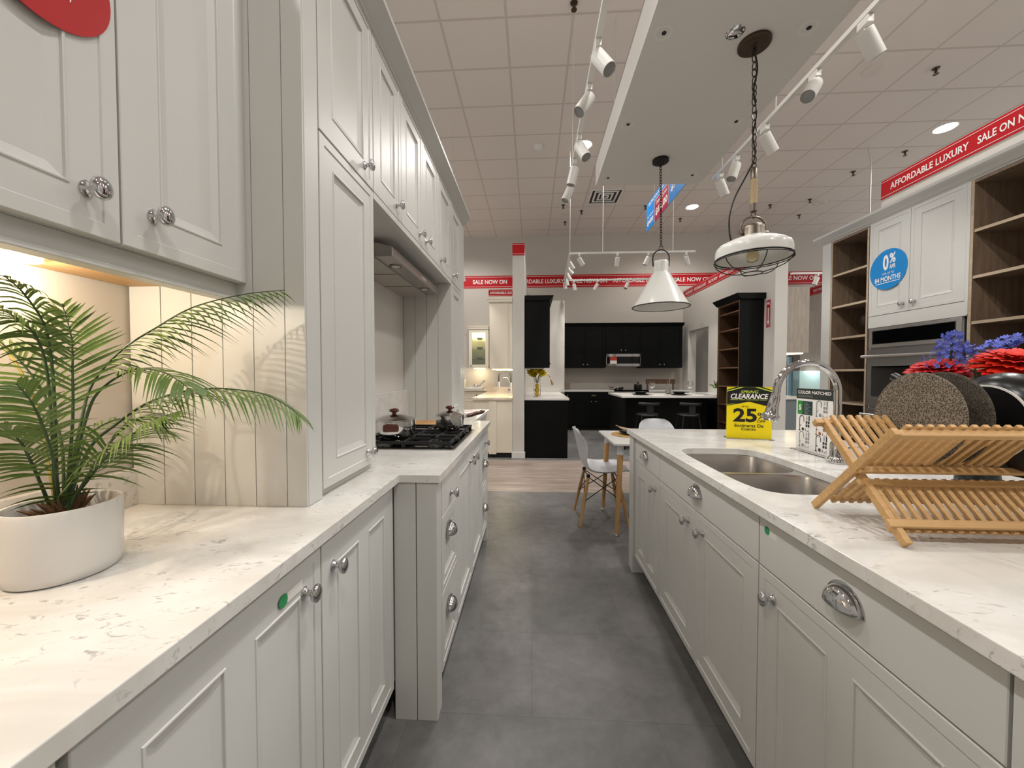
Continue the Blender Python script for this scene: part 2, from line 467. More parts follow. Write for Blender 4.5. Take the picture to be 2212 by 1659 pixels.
def door(par, fr, w, h, kn=None, mat=None, t=0.02, name='door', prof=None, twin=False):
    k = MB()
    if twin:
        i = .0285; md = w / 2
        k.rects(fr, [(0, w, 0, h, -t)] + [(q, w - q, q, h - q, n) for q, n in DOOR_PROF[:4]], cap=False, back=True)
        for a, b, la, lb in ((i, md, .0495, .0345), (md, w - i, .0345, .0495)):
            L = [(a, b, i, h - i, -.0028)]
            for q, n in ((0, -.0028), (.001, -.0008), (.0035, -.0004), (.005, -.0012), (.006, -.0055), (.0245, -.0100)):
                L.append((a + la + q - .0015, b - lb - q + .0015, i + .048 + q, h - i - .048 - q, n))
            k.rects(fr, L)
    else:
        k.rings(fr, w, h, prof or DOOR_PROF, back=-t)
    o = k.build(name, mat or M['paint'], par)
    if kn: knob(o, fr.at(kn[0], kn[1], 0 if kn[0] < .03 or kn[0] > w - .03 else -0.0028))
    return o
def drawer(par, fr, w, h, pull=None, kn=None, mat=None, framed=False, t=0.02):
    k = MB()
    k.rings(fr, w, h, [(0, -.0015), (.0015, 0)] + ([(.022, 0), (.024, -.0025), (.05, -.0025), (.052, -.005), (.066, -.0095)] if framed else []), back=-t)
    o = k.build('drawer', mat or M['paint'], par)
    if pull: cup_pull(o, fr.at(pull[0], pull[1], -0.0025 if framed else 0))
    if kn: knob(o, fr.at(kn[0], kn[1], -0.0025 if framed else 0))
    return o
def carcass(par, x0, x1, y0, y1, z0, z1, mat=None, name='carcass', bev=0):
    return MB().box(x0, x1, y0, y1, z0, z1).build(name, mat or M['paint'], par, bev=bev)

# ------------------------------------------------------------------ the room
CEIL = 4.63
fl = MB()
def frect(y0, y1, k):
    fl.k = k; fl.add([(-6, y0, 0), (8.5, y0, 0), (8.5, y1, 0), (-6, y1, 0)], [(0, 1, 2, 3)])
frect(-3, 4.09, 0); frect(4.09, 5.60, 1); frect(5.60, 9.25, 0)
struct(fl.build('floor', [M['floor'], M['planks']], loc=(0, 0, 0)))
struct(MB().box(-6, 8.5, -3, 9.25, CEIL, CEIL + .05).build('ceiling', M['ceiling'], loc=(0, 0, 0)))
struct(MB().box(-6, 8.5, 9.25, 9.4, 0, CEIL).build('wall_back', M['wall']))
struct(MB().box(-6, 8.5, -3.12, -3, 0, CEIL).build('wall_front_added', M['wall']))  # added unseen wall behind the camera, cuts ambient light from the front
struct(MB().box(-1.25, -1.13, -1.2, 3.9, 0, 2.58).build('wall_left', M['wall']))
# short stub wall between the cream and the black kitchen
struct(MB().box(-0.302, -0.122, 5.72, 9.25, 0, 3.255).build('wall_middle', M['white_wall']))
bb = MB(); bb.box(-0.314, -0.110, 5.708, 5.74, 0, .095)
bb.box(-0.122, -0.110, 5.74, 5.745, 0, .095)
struct(bb.build('baseboard_middle', M['trim'], bev=.003))
# right partition with the passage opening, X = 3.60..3.78
wr = MB()
wr.box(3.60, 3.78, 5.82, 7.93, 0, 3.255); wr.box(3.60, 3.78, 8.93, 9.25, 0, 3.255); wr.box(3.60, 3.78, 7.93, 8.93, 2.27, 3.255)
struct(wr.build('wall_right', M['white_wall']))
struct(MB().box(4.55, 4.65, 7.7, 9.25, 0, 3.0).build('wall_passage', M['slate']))
struct(MB().box(3.56, 3.70, -0.5, 4.09, 0, 3.25).build('wall_front_right', M['white_wall']))
struct(MB().box(6.3, 6.45, 7.2, 9.25, 0, 3.25).build('wall_far_right', M['wall']))
struct(MB().box(-0.122, 0.645, 7.62, 7.74, 0, 2.76).build('wall_niche', M['white_wall']))

# ------------------------------------------------------------------ left run: worktop
WX = -0.486
poly = [(-1.127, -0.75), (WX, -0.75), (WX, 1.338), (-0.335, 1.338), (-0.328, 2.93), (-0.452, 2.94), (-0.452, 3.88), (-1.127, 3.88)]
wt = MB(); wt.prism(Fr((0, 0, 0), (1, 0, 0), (0, 1, 0)), poly, 0.89, 0.92)
wl = wt.build('worktop', M['quartz'], bev=.002)
tag(wl, 'long white marbled quartz worktop with stepped front edge, carrying the potted palm and gas hob', 'worktop')
MB().box(-1.127, -1.11, -0.75, 0.998, .92, 1.022).build('backsplash', M['quartz'], wl, bev=.002)
MB().box(-0.985, -0.955, 1.45, 2.84, .92, 1.165).build('backsplash', M['quartz'], wl, bev=.002)

# base cabinets
def base_left(label, y0, y1, doors, face=-0.508, z0=.125, z1=.874, knz=.797, name='base_cabinet', toe=.06, xback=-1.12):
    t = thing(name, label, 'cabinet', ((face + xback) / 2, (y0 + y1) / 2, 0), None)
    carcass(t, xback, face - .021, y0, y1, .11, .888)
    carcass(t, xback, face - .02 - toe, y0, y1, 0, .11, M['gap'], 'toe_kick')
    for (a, b, ky) in doors:
        door(t, face_px(face, a + .0015, z0), b - a - .003, z1 - z0, (ky - a - .0015, knz - z0), twin=b - a > .45)
    return t
base_left('white base cabinet at the near end of the left worktop, cut off by the corner', -0.60, 0.368, [(-.115, .366, -.075)])
cbl = base_left('white two-door base cabinet below the potted palm, green dot on its door', 0.372, 1.336, [(.374, .868, .803), (.870, 1.335, .925)])
ld = [o for o in cbl.children if o.name.startswith('door')][0]
fr = face_px(-.508, .730, .823)
st = MB(); st.k = 1; st.rings(fr.at(.012, -.011, .0002), .052, .022, [(0, .0002)], back=-.0001)
st.k = 0; st.disc(fr, .0135, 0.0, .0008, 24)
st.build('green_sticker', [M['green_sticker'], M['trim']], ld)['label'] = 'small green dot sticker with white strip'
# stepped-out block
FX = -0.347
def left_drawers(label, y0, y1, pil, leg):
    t = thing('drawer_cabinet', label, 'cabinet', ((FX - 1.0) / 2, (min(y0, pil[0]) + max(y1, pil[1])) / 2, 0))
    carcass(t, -.94, FX - .021, min(y0, pil[0]) + (.018 if leg else 0), max(y1, pil[1]), .13, .888)
    carcass(t, -.94, FX - .08, y0, y1, 0, .13, M['gap'], 'toe_kick')
    carcass(t, FX - .07, FX - .002, pil[0], pil[1], 0, .888, name='pilaster', bev=.002)
    yc = (y0 + y1) / 2
    drawer(t, face_px(FX, y0, .735), y1 - y0, .139, kn=(yc - y0, .052), framed=False)
    drawer(t, face_px(FX, y0, .435), y1 - y0, .296, pull=((y1 - y0) / 2, .205), framed=True)
    drawer(t, face_px(FX, y0, .125), y1 - y0, .306, pull=((y1 - y0) / 2, .195), framed=True)
    return t
dc = left_drawers('white three-drawer base cabinet at the near corner of the hob block', 1.418, 1.705, (1.345, 1.415), True)
ep = MB(); ep.box(-.508, -.4265, 1.343, 1.361, 0, .888); ep.box(-.4235, FX - .001, 1.343, 1.361, 0, .888)
ep.build('end_panel', M['paint'], dc, bev=.0015)
base_left('white two-door base cabinet under the gas hob, its two knobs side by side', 1.708, 2.562, [(1.710, 2.134, 2.07), (2.136, 2.560, 2.20)], face=FX, knz=.80, xback=-.94)
left_drawers('white three-drawer base cabinet at the far end of the hob block', 2.566, 2.85, (2.855, 2.928), False)
t = thing('base_cabinet', 'white base cabinet under the set-back far end of the left worktop', 'cabinet', (-.8, 3.4, 0))
carcass(t, -1.12, -.494, 2.95, 3.87, .11, .888); carcass(t, -1.12, -.55, 2.95, 3.87, 0, .11, M['gap'], 'toe_kick')
door(t, face_px(-.473, 2.955, .125), .45, .75, (.41, .67)); door(t, face_px(-.473, 3.41, .125), .45, .75, (.04, .67))

# ------------------------------------------------------------------ left run: upper cabinets
UX = -0.78
t = thing('wall_cabinet', 'white two-door wall cabinet hanging above the palm, red round sticker on its left door', 'cabinet', (-.96, .69, 1.49))
carcass(t, -1.125, UX - .022, .372, .996, 1.534, 2.62)
cu = MB().box(-1.125, UX - .06, .372, .996, 1.53, 1.536).build('underside', M['underwood'], t); cu['label'] = 'bare wood underside'
lr = MB(); lr.box(UX - .055, UX - .030, .372, .996, 1.492, 1.534); lr.box(UX - .062, UX - .022, .372, .996, 1.486, 1.497)
lr.build('light_rail', M['paint'], t, bev=.002)
dl = door(t, face_px(UX, .374, 1.534), .3055, 1.07, (.253, .078)); dr_ = door(t, face_px(UX, .6835, 1.534), .3105, 1.07, (.06, .078))
pk = MB(); pk.lathe([(.0, 1.518), (.03, 1.518), (.034, 1.522), (.034, 1.53), (0, 1.53)], (-1.045, .715, 0), n=24)
pk.build('puck_light', M['emit_warm'], t, smooth=40)['label'] = 'glowing warm puck light'
pk = MB(); pk.lathe([(.0, 1.518), (.03, 1.518), (.034, 1.522), (.034, 1.53), (0, 1.53)], (-1.0, .425, 0), n=24)
pk.build('puck_light', M['emit_warm'], t, smooth=40)
MB().disc(face_px(UX + .0005, .567, 1.957), .104, 0, .001, 48).build('round_sticker', M['red_sticker'], dl)['label'] = 'red round vinyl sticker'
tag_ = MB(); write(tag_, '/', face_px(UX + .0018, .607, 1.912), 0, .004, 0, .010, bold=.03); tag_.build('sticker_print', M['white'], dl)

TX = -0.615
def tall_left(label, y0, y1, pil, dy0, dy1, kside, kz_low):
    t = thing('tall_cabinet', label, 'cabinet', ((TX - 1.12) / 2, (y0 + y1) / 2, .92))
    carcass(t, -1.125 if y0 < 2 else -1.12, TX - .021, y0, y1, .921, 2.606)
    if pil: carcass(t, TX - .06, TX - .001, pil[0], pil[1], .921, 2.606, name='pilaster', bev=.0015)
    w = dy1 - dy0
    ky = (w - .07) if kside > 0 else .075
    door(t, face_px(TX, dy0, .945), w, 1.045, (ky, kz_low - .945))
    door(t, face_px(TX, dy0, 1.996), w, .612, (ky, .058))
    return t
tn = tall_left('white two-door dresser cabinet standing on the worktop between the palm and the hob', 1.000, 1.445, (1.000, 1.066), 1.071, 1.441, 1, .995)
pl = MB()
edges = [-1.122, -1.03, -.941, -.852, -.763, -.674, -.6165]
for a, b in zip(edges[:-1], edges[1:]): pl.box(a + .0012, b - .0012, .9935, .9995, .9205, 2.606)
pl.build('beadboard_side', M['paint'], tn)
tf = tall_left('white narrow two-door dresser cabinet on the far side of the cooker hood', 2.845, 3.37, (3.225, 3.37), 2.849, 3.22, -1, .99)
pl = MB()
edges = [-.985, -.896, -.807, -.718, -.6165]
for a, b in zip(edges[:-1], edges[1:]): pl.box(a + .0012, b - .0012, 2.8385, 2.8445, .9205, 1.97)
pl.build('beadboard_side', M['paint'], tf)
def over_hood(label, y0, y1, doors):
    t = thing('wall_cabinet', label, 'cabinet', (-.85, (y0 + y1) / 2, 1.968))
    carcass(t, -1.12, TX - .021, y0, y1, 1.975, 2.606)
    MB().box(TX - .03, TX - .001, y0, y1, 1.968, 1.994).build('bottom_rail', M['paint'], t, bev=.001)
    for a, b, ky in doors:
        door(t, face_px(TX, a + .0015, 1.996), b - a - .003, .612, (ky - a, .058))
over_hood('white wall cabinet with a single door above the near end of the cooker hood', 1.4455, 1.7545, [(1.4455, 1.7545, 1.695)])
over_hood('white two-door wall cabinet centred above the cooker hood', 1.7555, 2.4495, [(1.7555, 2.1025, 2.045), (2.1025, 2.4495, 2.165)])
over_hood('white wall cabinet with a single door above the far end of the cooker hood', 2.4505, 2.8445, [(2.4505, 2.8445, 2.52)])
cm = MB()
prof = [(-.70, 2.608), (TX + .001, 2.608), (TX + .006, 2.616), (TX + .014, 2.622), (TX + .030, 2.640), (TX + .052, 2.665), (TX + .060, 2.674), (TX + .060, 2.692), (-.70, 2.692)]
cm.prism(Fr((0, .94, 0), (1, 0, 0), (0, 0, 1), (0, 1, 0)), prof, 0, 2.43)
tag(cm.build('crown_moulding', M['paint']), 'white crown moulding running along the top of the left dresser cabinets', 'moulding')
struct(MB().box(-1.125, -.987, 1.447, 2.843, .921, 1.974).build('wall_alcove', M['white_wall']))

# cooker hood
HX = -0.70
h = thing('cooker_hood', 'slim stainless steel cooker hood with two round lamps under the white wall cabinets', 'cooker hood', (-.85, 2.30, 1.86))
hb = MB(); hb.prism(Fr((0, 1.86, 0), (1, 0, 0), (0, 0, 1), (0, 1, 0)), [(-.985, 1.875), (HX, 1.875), (HX, 1.925), (-.86, 1.966), (-.985, 1.966)], 0, .92)
hb.build('hood_body', M['steel'], h, bev=.002)
uf = MB(); uf.box(-.985, -.79, 1.865, 2.775, 1.868, 1.8745); uf.build('grease_filter', pm('pale_filter_mesh', 'b0aaa2', rough=0.5, metal=0.3), h)
for yy in (2.16, 2.46): MB().box(-.985, -.79, yy, yy + .004, 1.8665, 1.868).build('filter_seam', M['gap'], h)
for yy in (2.03, 2.58):
    l = MB(); l.lathe([(0, -.004), (.024, -.004), (.026, 0), (.034, 0), (.034, -.005), (.028, -.008), (.026, -.004)], (-.745, yy, 1.876), n=28)
    lo = l.build('hood_lamp', M['steel_dark'], h, smooth=40)
    MB().lathe([(0, -.0055), (.022, -.0055), (.022, -.003), (0, -.003)], (-.745, yy, 1.876), n=24).build('lamp_lens', M['trim'], lo)
MB().box(HX - .001, HX + .003, 2.36, 2.45, 1.893, 1.907).build('switch_strip', M['white'], h, bev=.001)
# ------------------------------------------------------------------ gas hob and pans
CKX0, CKX1, CKY0, CKY1 = -0.90, -0.372, 1.775, 2.43
ck = thing('gas_hob', 'black gas hob with cast iron grates set in the left worktop', 'hob', ((CKX0 + CKX1) / 2, (CKY0 + CKY1) / 2, .92))
b = MB(); b.box(CKX0, CKX1, CKY0, CKY1, .9202, .925); b.build('steel_tray', M['steel'], ck, bev=.003)
MB().box(CKX0 + .015, CKX1 - .015, CKY0 + .015, CKY1 - .015, .925, .929).build('hob_plate', M['glass_black'], ck, bev=.001)
burn = [(-.76, 1.90, .042), (-.50, 1.90, .035), (-.64, 2.10, .055), (-.76, 2.30, .035), (-.50, 2.30, .042)]
for x, y, r in burn:
    q = MB(); q.lathe([(0, 0), (r * 1.25, 0), (r * 1.25, .004), (r, .006), (r, .014), (0, .014)], (x, y, .929), n=24)
    bo = q.build('burner', M['steel'], ck, smooth=35)
    MB().lathe([(0, .014), (r * .85, .014), (r * .85, .02), (r * .7, .022), (0, .022)], (x, y, .929), n=24).build('burner_cap', M['iron'], bo, smooth=35)
GZ = .958
for gy0, gy1 in ((1.79, 2.0), (2.005, 2.20), (2.205, 2.415)):
    g = MB(); x0, x1 = CKX0 + .02, CKX1 - .02; w = .012
    for yy in (gy0 + .008, gy1 - .008): g.box(x0, x1, yy - w / 2, yy + w / 2, GZ - .014, GZ)
    for xx in (x0 + .008, x1 - .008): g.box(xx - w / 2, xx + w / 2, gy0, gy1, GZ - .014, GZ)
    yc = (gy0 + gy1) / 2
    for xc in (-.76, -.50):
        for dx, dy in ((1, 0), (-1, 0), (0, 1), (0, -1)):
            g.bar((xc + dx * .02, yc + dy * .02, GZ - .005), (xc + dx * .115, yc + dy * .095, GZ - .005), .010, .012)
    g.box(-.635, -.625, gy0, gy1, GZ - .012, GZ)
    for xx in (x0 + .01, x1 - .01, -.63):
        for yy in (gy0 + .01, gy1 - .01): g.box(xx - .008, xx + .008, yy - .008, yy + .008, .929, GZ - .012)
    g.build('pan_grate', M['iron'], ck, bev=.0015)
def potlid(par, c, r, z):
    l = MB(); l.lathe([(r + .004, 0), (r + .004, .004), (r * .9, .010), (r * .5, .022), (.02, .028), (0, .028), ], (c[0], c[1], z), n=36)
    lo = l.build('lid', M['steel_lid'], par, smooth=40)
    k = MB(); k.lathe([(0, .026), (.012, .028), (.010, .036), (.024, .042), (.026, .050), (.018, .057), (0, .059)], (c[0], c[1], z), n=20)
    k.build('lid_knob', M['brownplastic'], lo, smooth=50)
M['steel_lid'] = pm('polished_steel', (0.66, 0.65, 0.63), rough=0.12, metal=1.0)
pc = (-.725, 1.935); pr_ = .108
p = thing('stock_pot', 'wide lidded steel pot with brown side handles nearest on the gas hob', 'pot', (pc[0], pc[1], GZ))
b = MB(); b.lathe([(0, .001), (pr_ * .82, .001), (pr_ * .95, .012), (pr_, .03), (pr_, .088), (pr_ + .005, .09), (pr_ - .003, .09), (pr_ - .003, .03), (0, .006)], (pc[0], pc[1], GZ), n=40)
b.build('pot_body', M['steel_lid'], p, smooth=40)
potlid(p, pc, pr_, GZ + .0905)
for ang in (-1.35, pi - 1.35):
    d = Vector((cos(ang), sin(ang), 0)); s_ = Vector((-d.y, d.x, 0)); c3 = Vector((pc[0], pc[1], GZ + .06)) + d * (pr_ + .012)
    hnd = MB(); hnd.fbox(Fr(c3, s_, (0, 0, 1), d), -.038, .038, -.018, .018, -.012, .012)
    hnd.build('side_handle', M['brownplastic'], p, bev=.008, seg=3)
pc = (-.497, 2.24); pr_ = .083
p = thing('saucepan', 'lidded steel saucepan with long brown handle on the far end of the gas hob', 'pan', (pc[0], pc[1], GZ))
b = MB(); b.lathe([(0, .001), (pr_ * .82, .001), (pr_ * .95, .012), (pr_, .03), (pr_, .078), (pr_ + .005, .08), (pr_ - .003, .08), (pr_ - .003, .03), (0, .006)], (pc[0], pc[1], GZ), n=40)
b.build('pot_body', M['steel_lid'], p, smooth=40)
potlid(p, pc, pr_, GZ + .0805)
d = Vector((.80, .55, .20)).normalized(); a0 = Vector((pc[0], pc[1], GZ + .062)) + Vector((d.x, d.y, 0)).normalized() * pr_
hn = MB(); hn.tube([a0 + d * t for t in (0, .03)], .006, 8); hn.build('handle_ferrule', M['steel_lid'], p, smooth=40)
hn = MB(); hn.tube([a0 + d * t for t in (.028, .05, .10, .14, .155)], [.009, .013, .012, .013, .006], 12); hn.build('handle', M['brownplastic'], p, smooth=50)
cb = MB(); cb.box(-.86, -.62, 2.50, 2.78, .9205, .942)
tag(cb.build('cutting_board', M['board'], bev=.004), 'wooden cutting board lying on the worktop behind the gas hob', 'cutting board')
fly = MB(); fly.k = 0; fly.box(-.80, -.462, 3.42, 3.76, .9203, .922); fly.k = 1
fly.box(-.80, -.462, 3.65, 3.69, .9221, .9224); fly.box(-.80, -.462, 3.43, 3.45, .9221, .9224)
tag(fly.build('leaflet', [M['white'], M['red']]), 'white printed sheet with a red stripe lying on the far end of the left worktop', 'leaflet')

# ------------------------------------------------------------------ potted palm
PC = (-.868, .645)
pp = thing('potted_palm', 'artificial palm in a round white ceramic pot on the left worktop', 'plant', (PC[0], PC[1], .92))
b = MB(); b.lathe([(0, .0005), (.068, .0005), (.073, .004), (.0765, .02), (.0785, .10), (.0785, .124), (.077, .129), (.072, .129), (.070, .122), (.069, .08), (0, .075)], (PC[0], PC[1], .92), n=48)
b.build('pot', M['pot'], pp, smooth=45)
so = MB(); rnd = random.Random(3)
so.lathe([(0, .095), (.03, .092), (.0685, .084)], (PC[0], PC[1], .92), n=24)
for i in range(46):
    a = rnd.uniform(0, 2 * pi); r = rnd.uniform(.0, .022); L = rnd.uniform(.03, .075); tl = rnd.uniform(.1, .75)
    p0 = Vector((PC[0] - .012 + r * cos(a), PC[1] + .012 + r * sin(a), 1.008)); d = Vector((cos(a) * tl, sin(a) * tl, 1 - tl * .5))
    so.tube([p0, p0 + d * L * .6, p0 + d * L + Vector((0, 0, -.012 * tl))], [.005, .004, .0006], 5)
so.build('fibre_base', M['soil'], pp, smooth=50)
FROND = [
 # path, leaf start, leaf length, pairs, droop, width, side-bias
 ([(-.879,.66,1.015),(-.887,.66,1.039),(-.9,.70,1.187),(-.909,.73,1.268),(-.878,.76,1.338),(-.829,.79,1.39),(-.76,.81,1.438),(-.659,.83,1.469),(-.568,.84,1.48)], .42, .125, 30, .50, .0050),
 ([(-.879,.66,1.015),(-.883,.66,1.039),(-.874,.69,1.204),(-.862,.71,1.26),(-.817,.73,1.296),(-.759,.73,1.292),(-.714,.72,1.275),(-.674,.71,1.253)], .50, .11, 19, .55, .0052),
 ([(-.874,.66,1.015),(-.879,.66,1.039),(-.871,.69,1.139),(-.849,.72,1.184),(-.808,.74,1.223),(-.759,.76,1.246),(-.694,.77,1.256),(-.638,.78,1.253),(-.581,.785,1.243),(-.529,.79,1.215),(-.502,.79,1.193)], .34, .115, 40, .55, .0052),
 ([(-.864,.655,1.015),(-.868,.655,1.041),(-.827,.66,1.099),(-.794,.665,1.141),(-.758,.67,1.172),(-.713,.675,1.201),(-.668,.68,1.217)], .30, .115, 30, .60, .0055),
 ([(-.879,.66,1.015),(-.883,.66,1.039),(-.878,.67,1.191),(-.881,.675,1.289),(-.888,.68,1.357),(-.905,.68,1.423)], .48, .088, 18, .10, .0065),
 ([(-.89,.66,1.015),(-.90,.66,1.038),(-.893,.655,1.231),(-.891,.65,1.328),(-.877,.63,1.382),(-.87,.60,1.427),(-.858,.57,1.447)], .46, .085, 17, .75, .0055),
 ([(-.89,.655,1.015),(-.897,.655,1.04),(-.883,.64,1.27),(-.874,.62,1.349),(-.877,.60,1.378),(-.878,.57,1.404)], .52, .080, 14, .8, .0055),
 ([(-.878,.65,1.015),(-.882,.65,1.042),(-.849,.62,1.124),(-.824,.59,1.191),(-.818,.57,1.242),(-.828,.56,1.272)], .22, .085, 26, .35, .0055),
 ([(-.90,.655,1.015),(-.91,.655,1.04),(-.913,.64,1.103),(-.909,.62,1.16),(-.902,.60,1.186),(-.905,.58,1.206)], .40, .09, 24, .40, .0060),
 ([(-.87,.66,1.015),(-.879,.66,1.039),(-.923,.72,1.141),(-.967,.77,1.158),(-.967,.82,1.18),(-.94,.86,1.17),(-.882,.88,1.132)], .40, .09, 20, .55, .0055),
 ([(-.86,.65,1.015),(-.86,.65,1.04),(-.82,.66,1.12),(-.80,.68,1.17),(-.77,.70,1.20),(-.735,.715,1.195)], .34, .10, 26, .55, .0055),
 ([(-.89,.665,1.015),(-.90,.67,1.04),(-.93,.69,1.16),(-.97,.69,1.26),(-1.01,.67,1.34),(-1.04,.64,1.38)], .45, .095, 22, .35, .0060),
]
def catmull(P, n):
    P = [Vector(p) for p in P]; Q = [P[0] * 2 - P[1]] + P + [P[-1] * 2 - P[-2]]; out = []
    m = len(P) - 1
    for k in range(n + 1):
        t = k / n * m; i = min(int(t), m - 1); f = t - i
        a, b_, c, d = Q[i], Q[i + 1], Q[i + 2], Q[i + 3]
        out.append(.5 * ((2 * b_) + (c - a) * f + (2 * a - 5 * b_ + 4 * c - d) * f * f + (3 * b_ - a - 3 * c + d) * f ** 3))
    return out
def frond(par, path, s0, L, pairs, droop, wid, mats, seed, lift=.19):
    rn = random.Random(seed); pts = catmull(path, 48); k = MB()
    k.k = 1; k.tube(pts, [.0034 * (1 - .75 * i / 48) for i in range(49)], 6)
    k.k = 0
    for j in range(pairs):
        f = s0 + (1 - s0) * (j + .5) / pairs
        i = min(47, int(f * 48)); c = pts[i]; T = (pts[i + 1] - pts[i]).normalized()
        side = T.cross(Vector((0, 0, 1)))
        if side.length < .5: side = T.cross(Vector((.8, -.6, 0)))
        side.normalize(); up = side.cross(T).normalized()
        g = (f - s0) / (1 - s0)
        ln = L * (.55 + .6 * sin(pi * min(1, .18 + g * .80))) * (1 - .55 * g ** 3) * rn.uniform(.9, 1.08)
        for sg in (-1, 1):
            d = (side * sg * .80 + T * (.55 + .5 * g) + up * rn.uniform(lift - .07, lift + .07)).normalized()
            nrm = d.cross(T).normalized() * sg
            wv = d.cross(nrm).normalized()
            prev = None; vs = []; n = 5
            for q in range(n + 1):
                u = q / n
                pos = c + d * ln * u + Vector((0, 0, -1)) * (droop * ln * u * u)
                w = wid * (sin(pi * min(1, u * .82 + .14)) ** .8) * (1 - u ** 4)
                if q == n: vs.append(pos)
                else: vs += [pos - wv * w * .5, pos + nrm * -.0008, pos + wv * w * .5]
            fs = []
            for q in range(n - 1):
                a = 3 * q
                fs += [(a, a + 1, a + 4, a + 3), (a + 1, a + 2, a + 5, a + 4)]
            a = 3 * (n - 1); fs += [(a, a + 1, a + 3), (a + 1, a + 2, a + 3)]
            k.add(vs, fs)
    return k.build('frond', mats, par, smooth=60, recalc=False)
for i, (path, s0, L, pairs, dr, wd) in enumerate(FROND):
    frond(pp, path, s0, L, pairs, dr, wd, [M['leaf'], M['stem']], 11 + i, {0: -.32, 2: .02, 3: .05}.get(i, .19))
ys = MB(); ys.tube(catmull([(-.89,.665,1.015),(-.918,.67,1.035),(-.97,.69,1.187),(-1.017,.70,1.277),(-1.046,.70,1.323),(-1.076,.70,1.356)], 20), [.0024] * 16 + [.002, .0016, .0012, .0008, .0004], 6)
ys.build('dry_stem', M['dry'], pp, smooth=50)['label'] = 'bare yellowed stem'
# ------------------------------------------------------------------ island
def sup(a, b, th, p=5.0):
    return (abs(cos(th) / a) ** p + abs(sin(th) / b) ** p) ** (-1 / p)
def plate_hole(mb, x0, x1, y0, y1, cx, cy, a, b, z0, z1, p=5.0, n=72):
    angs = sorted([2 * pi * i / n for i in range(n)] + [math.atan2(y - cy, x - cx) % (2 * pi) for x in (x0, x1) for y in (y0, y1)])
    inn = []; out = []
    for t in angs:
        r = sup(a, b, t, p); inn.append((cx + r * cos(t), cy + r * sin(t)))
        c, s_ = cos(t), sin(t); q = 1e9
        if c > 1e-9: q = min(q, (x1 - cx) / c)
        if c < -1e-9: q = min(q, (x0 - cx) / c)
        if s_ > 1e-9: q = min(q, (y1 - cy) / s_)
        if s_ < -1e-9: q = min(q, (y0 - cy) / s_)
        out.append((cx + q * c, cy + q * s_))
    k = len(angs)
    vs = [(x, y, z1) for x, y in out] + [(x, y, z1) for x, y in inn] + [(x, y, z0) for x, y in inn] + [(x, y, z0) for x, y in out]
    fs = []
    for L in range(4):
        A = L * k; B = ((L + 1) % 4) * k
        for i in range(k):
            j = (i + 1) % k
            fs.append((A + i, A + j, B + j, B + i))
    mb.add(vs, fs)
IX0, IX1, IY0, IY1 = 0.634, 1.728, -0.70, 2.556
w = MB(); plate_hole(w, IX0, IX1, IY0, IY1, .8925, 1.545, .190, .362, .89, .92)
tag(w.build('worktop', M['quartz'], bev=.002), 'white marbled quartz island worktop with the undermount sink cut into it', 'worktop')
# sink
sk = thing('sink', 'double-bowl stainless steel sink set under the island worktop', 'sink', (.8925, 1.545, .89))
rm = MB(); bowls = [(1.722, .168), (1.368, .168)]
for cy, hb_ in bowls: plate_hole(rm, .675, 1.11, cy - .179 if cy < 1.5 else 1.545, 1.545 if cy < 1.5 else cy + .2, .8925, cy, .192, hb_, .884, .8895, p=4.5)
rm.build('rim', M['steel'], sk)
for cy, hb_ in bowls:
    b = MB(); vs = []; n = 64
    lev = [(1.0, .889), (.985, .88), (.975, .74), (.95, .712), (.88, .70), (.12, .696), (.11, .688)]
    for s_, z in lev:
        for i in range(n):
            t = 2 * pi * i / n; r = sup(.192, hb_, t, 4.5) * s_
            vs.append((.8925 + r * cos(t), cy + r * sin(t), z))
    fs = [(L * n + i, L * n + (i + 1) % n, (L + 1) * n + (i + 1) % n, (L + 1) * n + i) for L in range(len(lev) - 1) for i in range(n)]
    fs.append(tuple((len(lev) - 1) * n + i for i in range(n)))
    b.add(vs, fs); bo = b.build('bowl', M['steel'], sk, smooth=40)
    d = MB(); d.lathe([(0, .001), (.03, .001), (.042, .004), (.044, .002), (.044, 0), (0, 0)], (.8925, cy, .6965), n=28); d.build('drain', M['chrome'], bo, smooth=40)
# cabinets, doors face -X at X = .66
IF = .66
def island_cab(label, y0, y1, doors, drw, near=False):
    t = thing('base_cabinet', label, 'cabinet', ((IF + 1.25) / 2, (y0 + y1) / 2, 0))
    bx = MB(); bx.box(IF + .021, IF + .04, y0, y1, .105, .888); bx.box(1.22, 1.24, y0, y1, .105, .888)
    bx.box(IF + .021, 1.24, y0, y0 + .018, .105, .888); bx.box(IF + .021, 1.24, y1 - .018, y1, .105, .888); bx.box(IF + .021, 1.24, y0, y1, .105, .125)
    bx.build('carcass', M['paint'], t)
    carcass(t, IF + .085, 1.2, y0, y1, 0, .105, M['gap'], 'toe_kick')
    for a, b, ky in doors:
        wv = b - a - .003
        door(t, face_mx(IF, b - .0015, .112), wv, .622, (b - .0015 - ky, .556), twin=wv > .45)
    for a, b, cyp in drw:
        drawer(t, face_mx(IF, b - .0015, .738), b - a - .003, .136, pull=(b - .0015 - cyp, .082))
    return t
island_cab('white one-door one-drawer island cabinet farthest from the viewer beside the corner post', 1.979, 2.44, [(1.979, 2.44, 2.045)], [(1.979, 2.44, 2.215)])
island_cab('white island cabinet under the sink with two doors and one wide drawer', 1.121, 1.977, [(1.5475, 1.977, 1.615), (1.121, 1.5475, 1.482)], [(1.121, 1.977, 1.535)])
ic = island_cab('white island cabinet below the dish rack, green dot sticker on its drawer', .545, 1.119, [(.545, 1.119, 1.055)], [(.545, 1.119, .818)])
idr = [o for o in ic.children if o.name.startswith('drawer')][0]
fr = face_mx(IF, 1.083, .847)
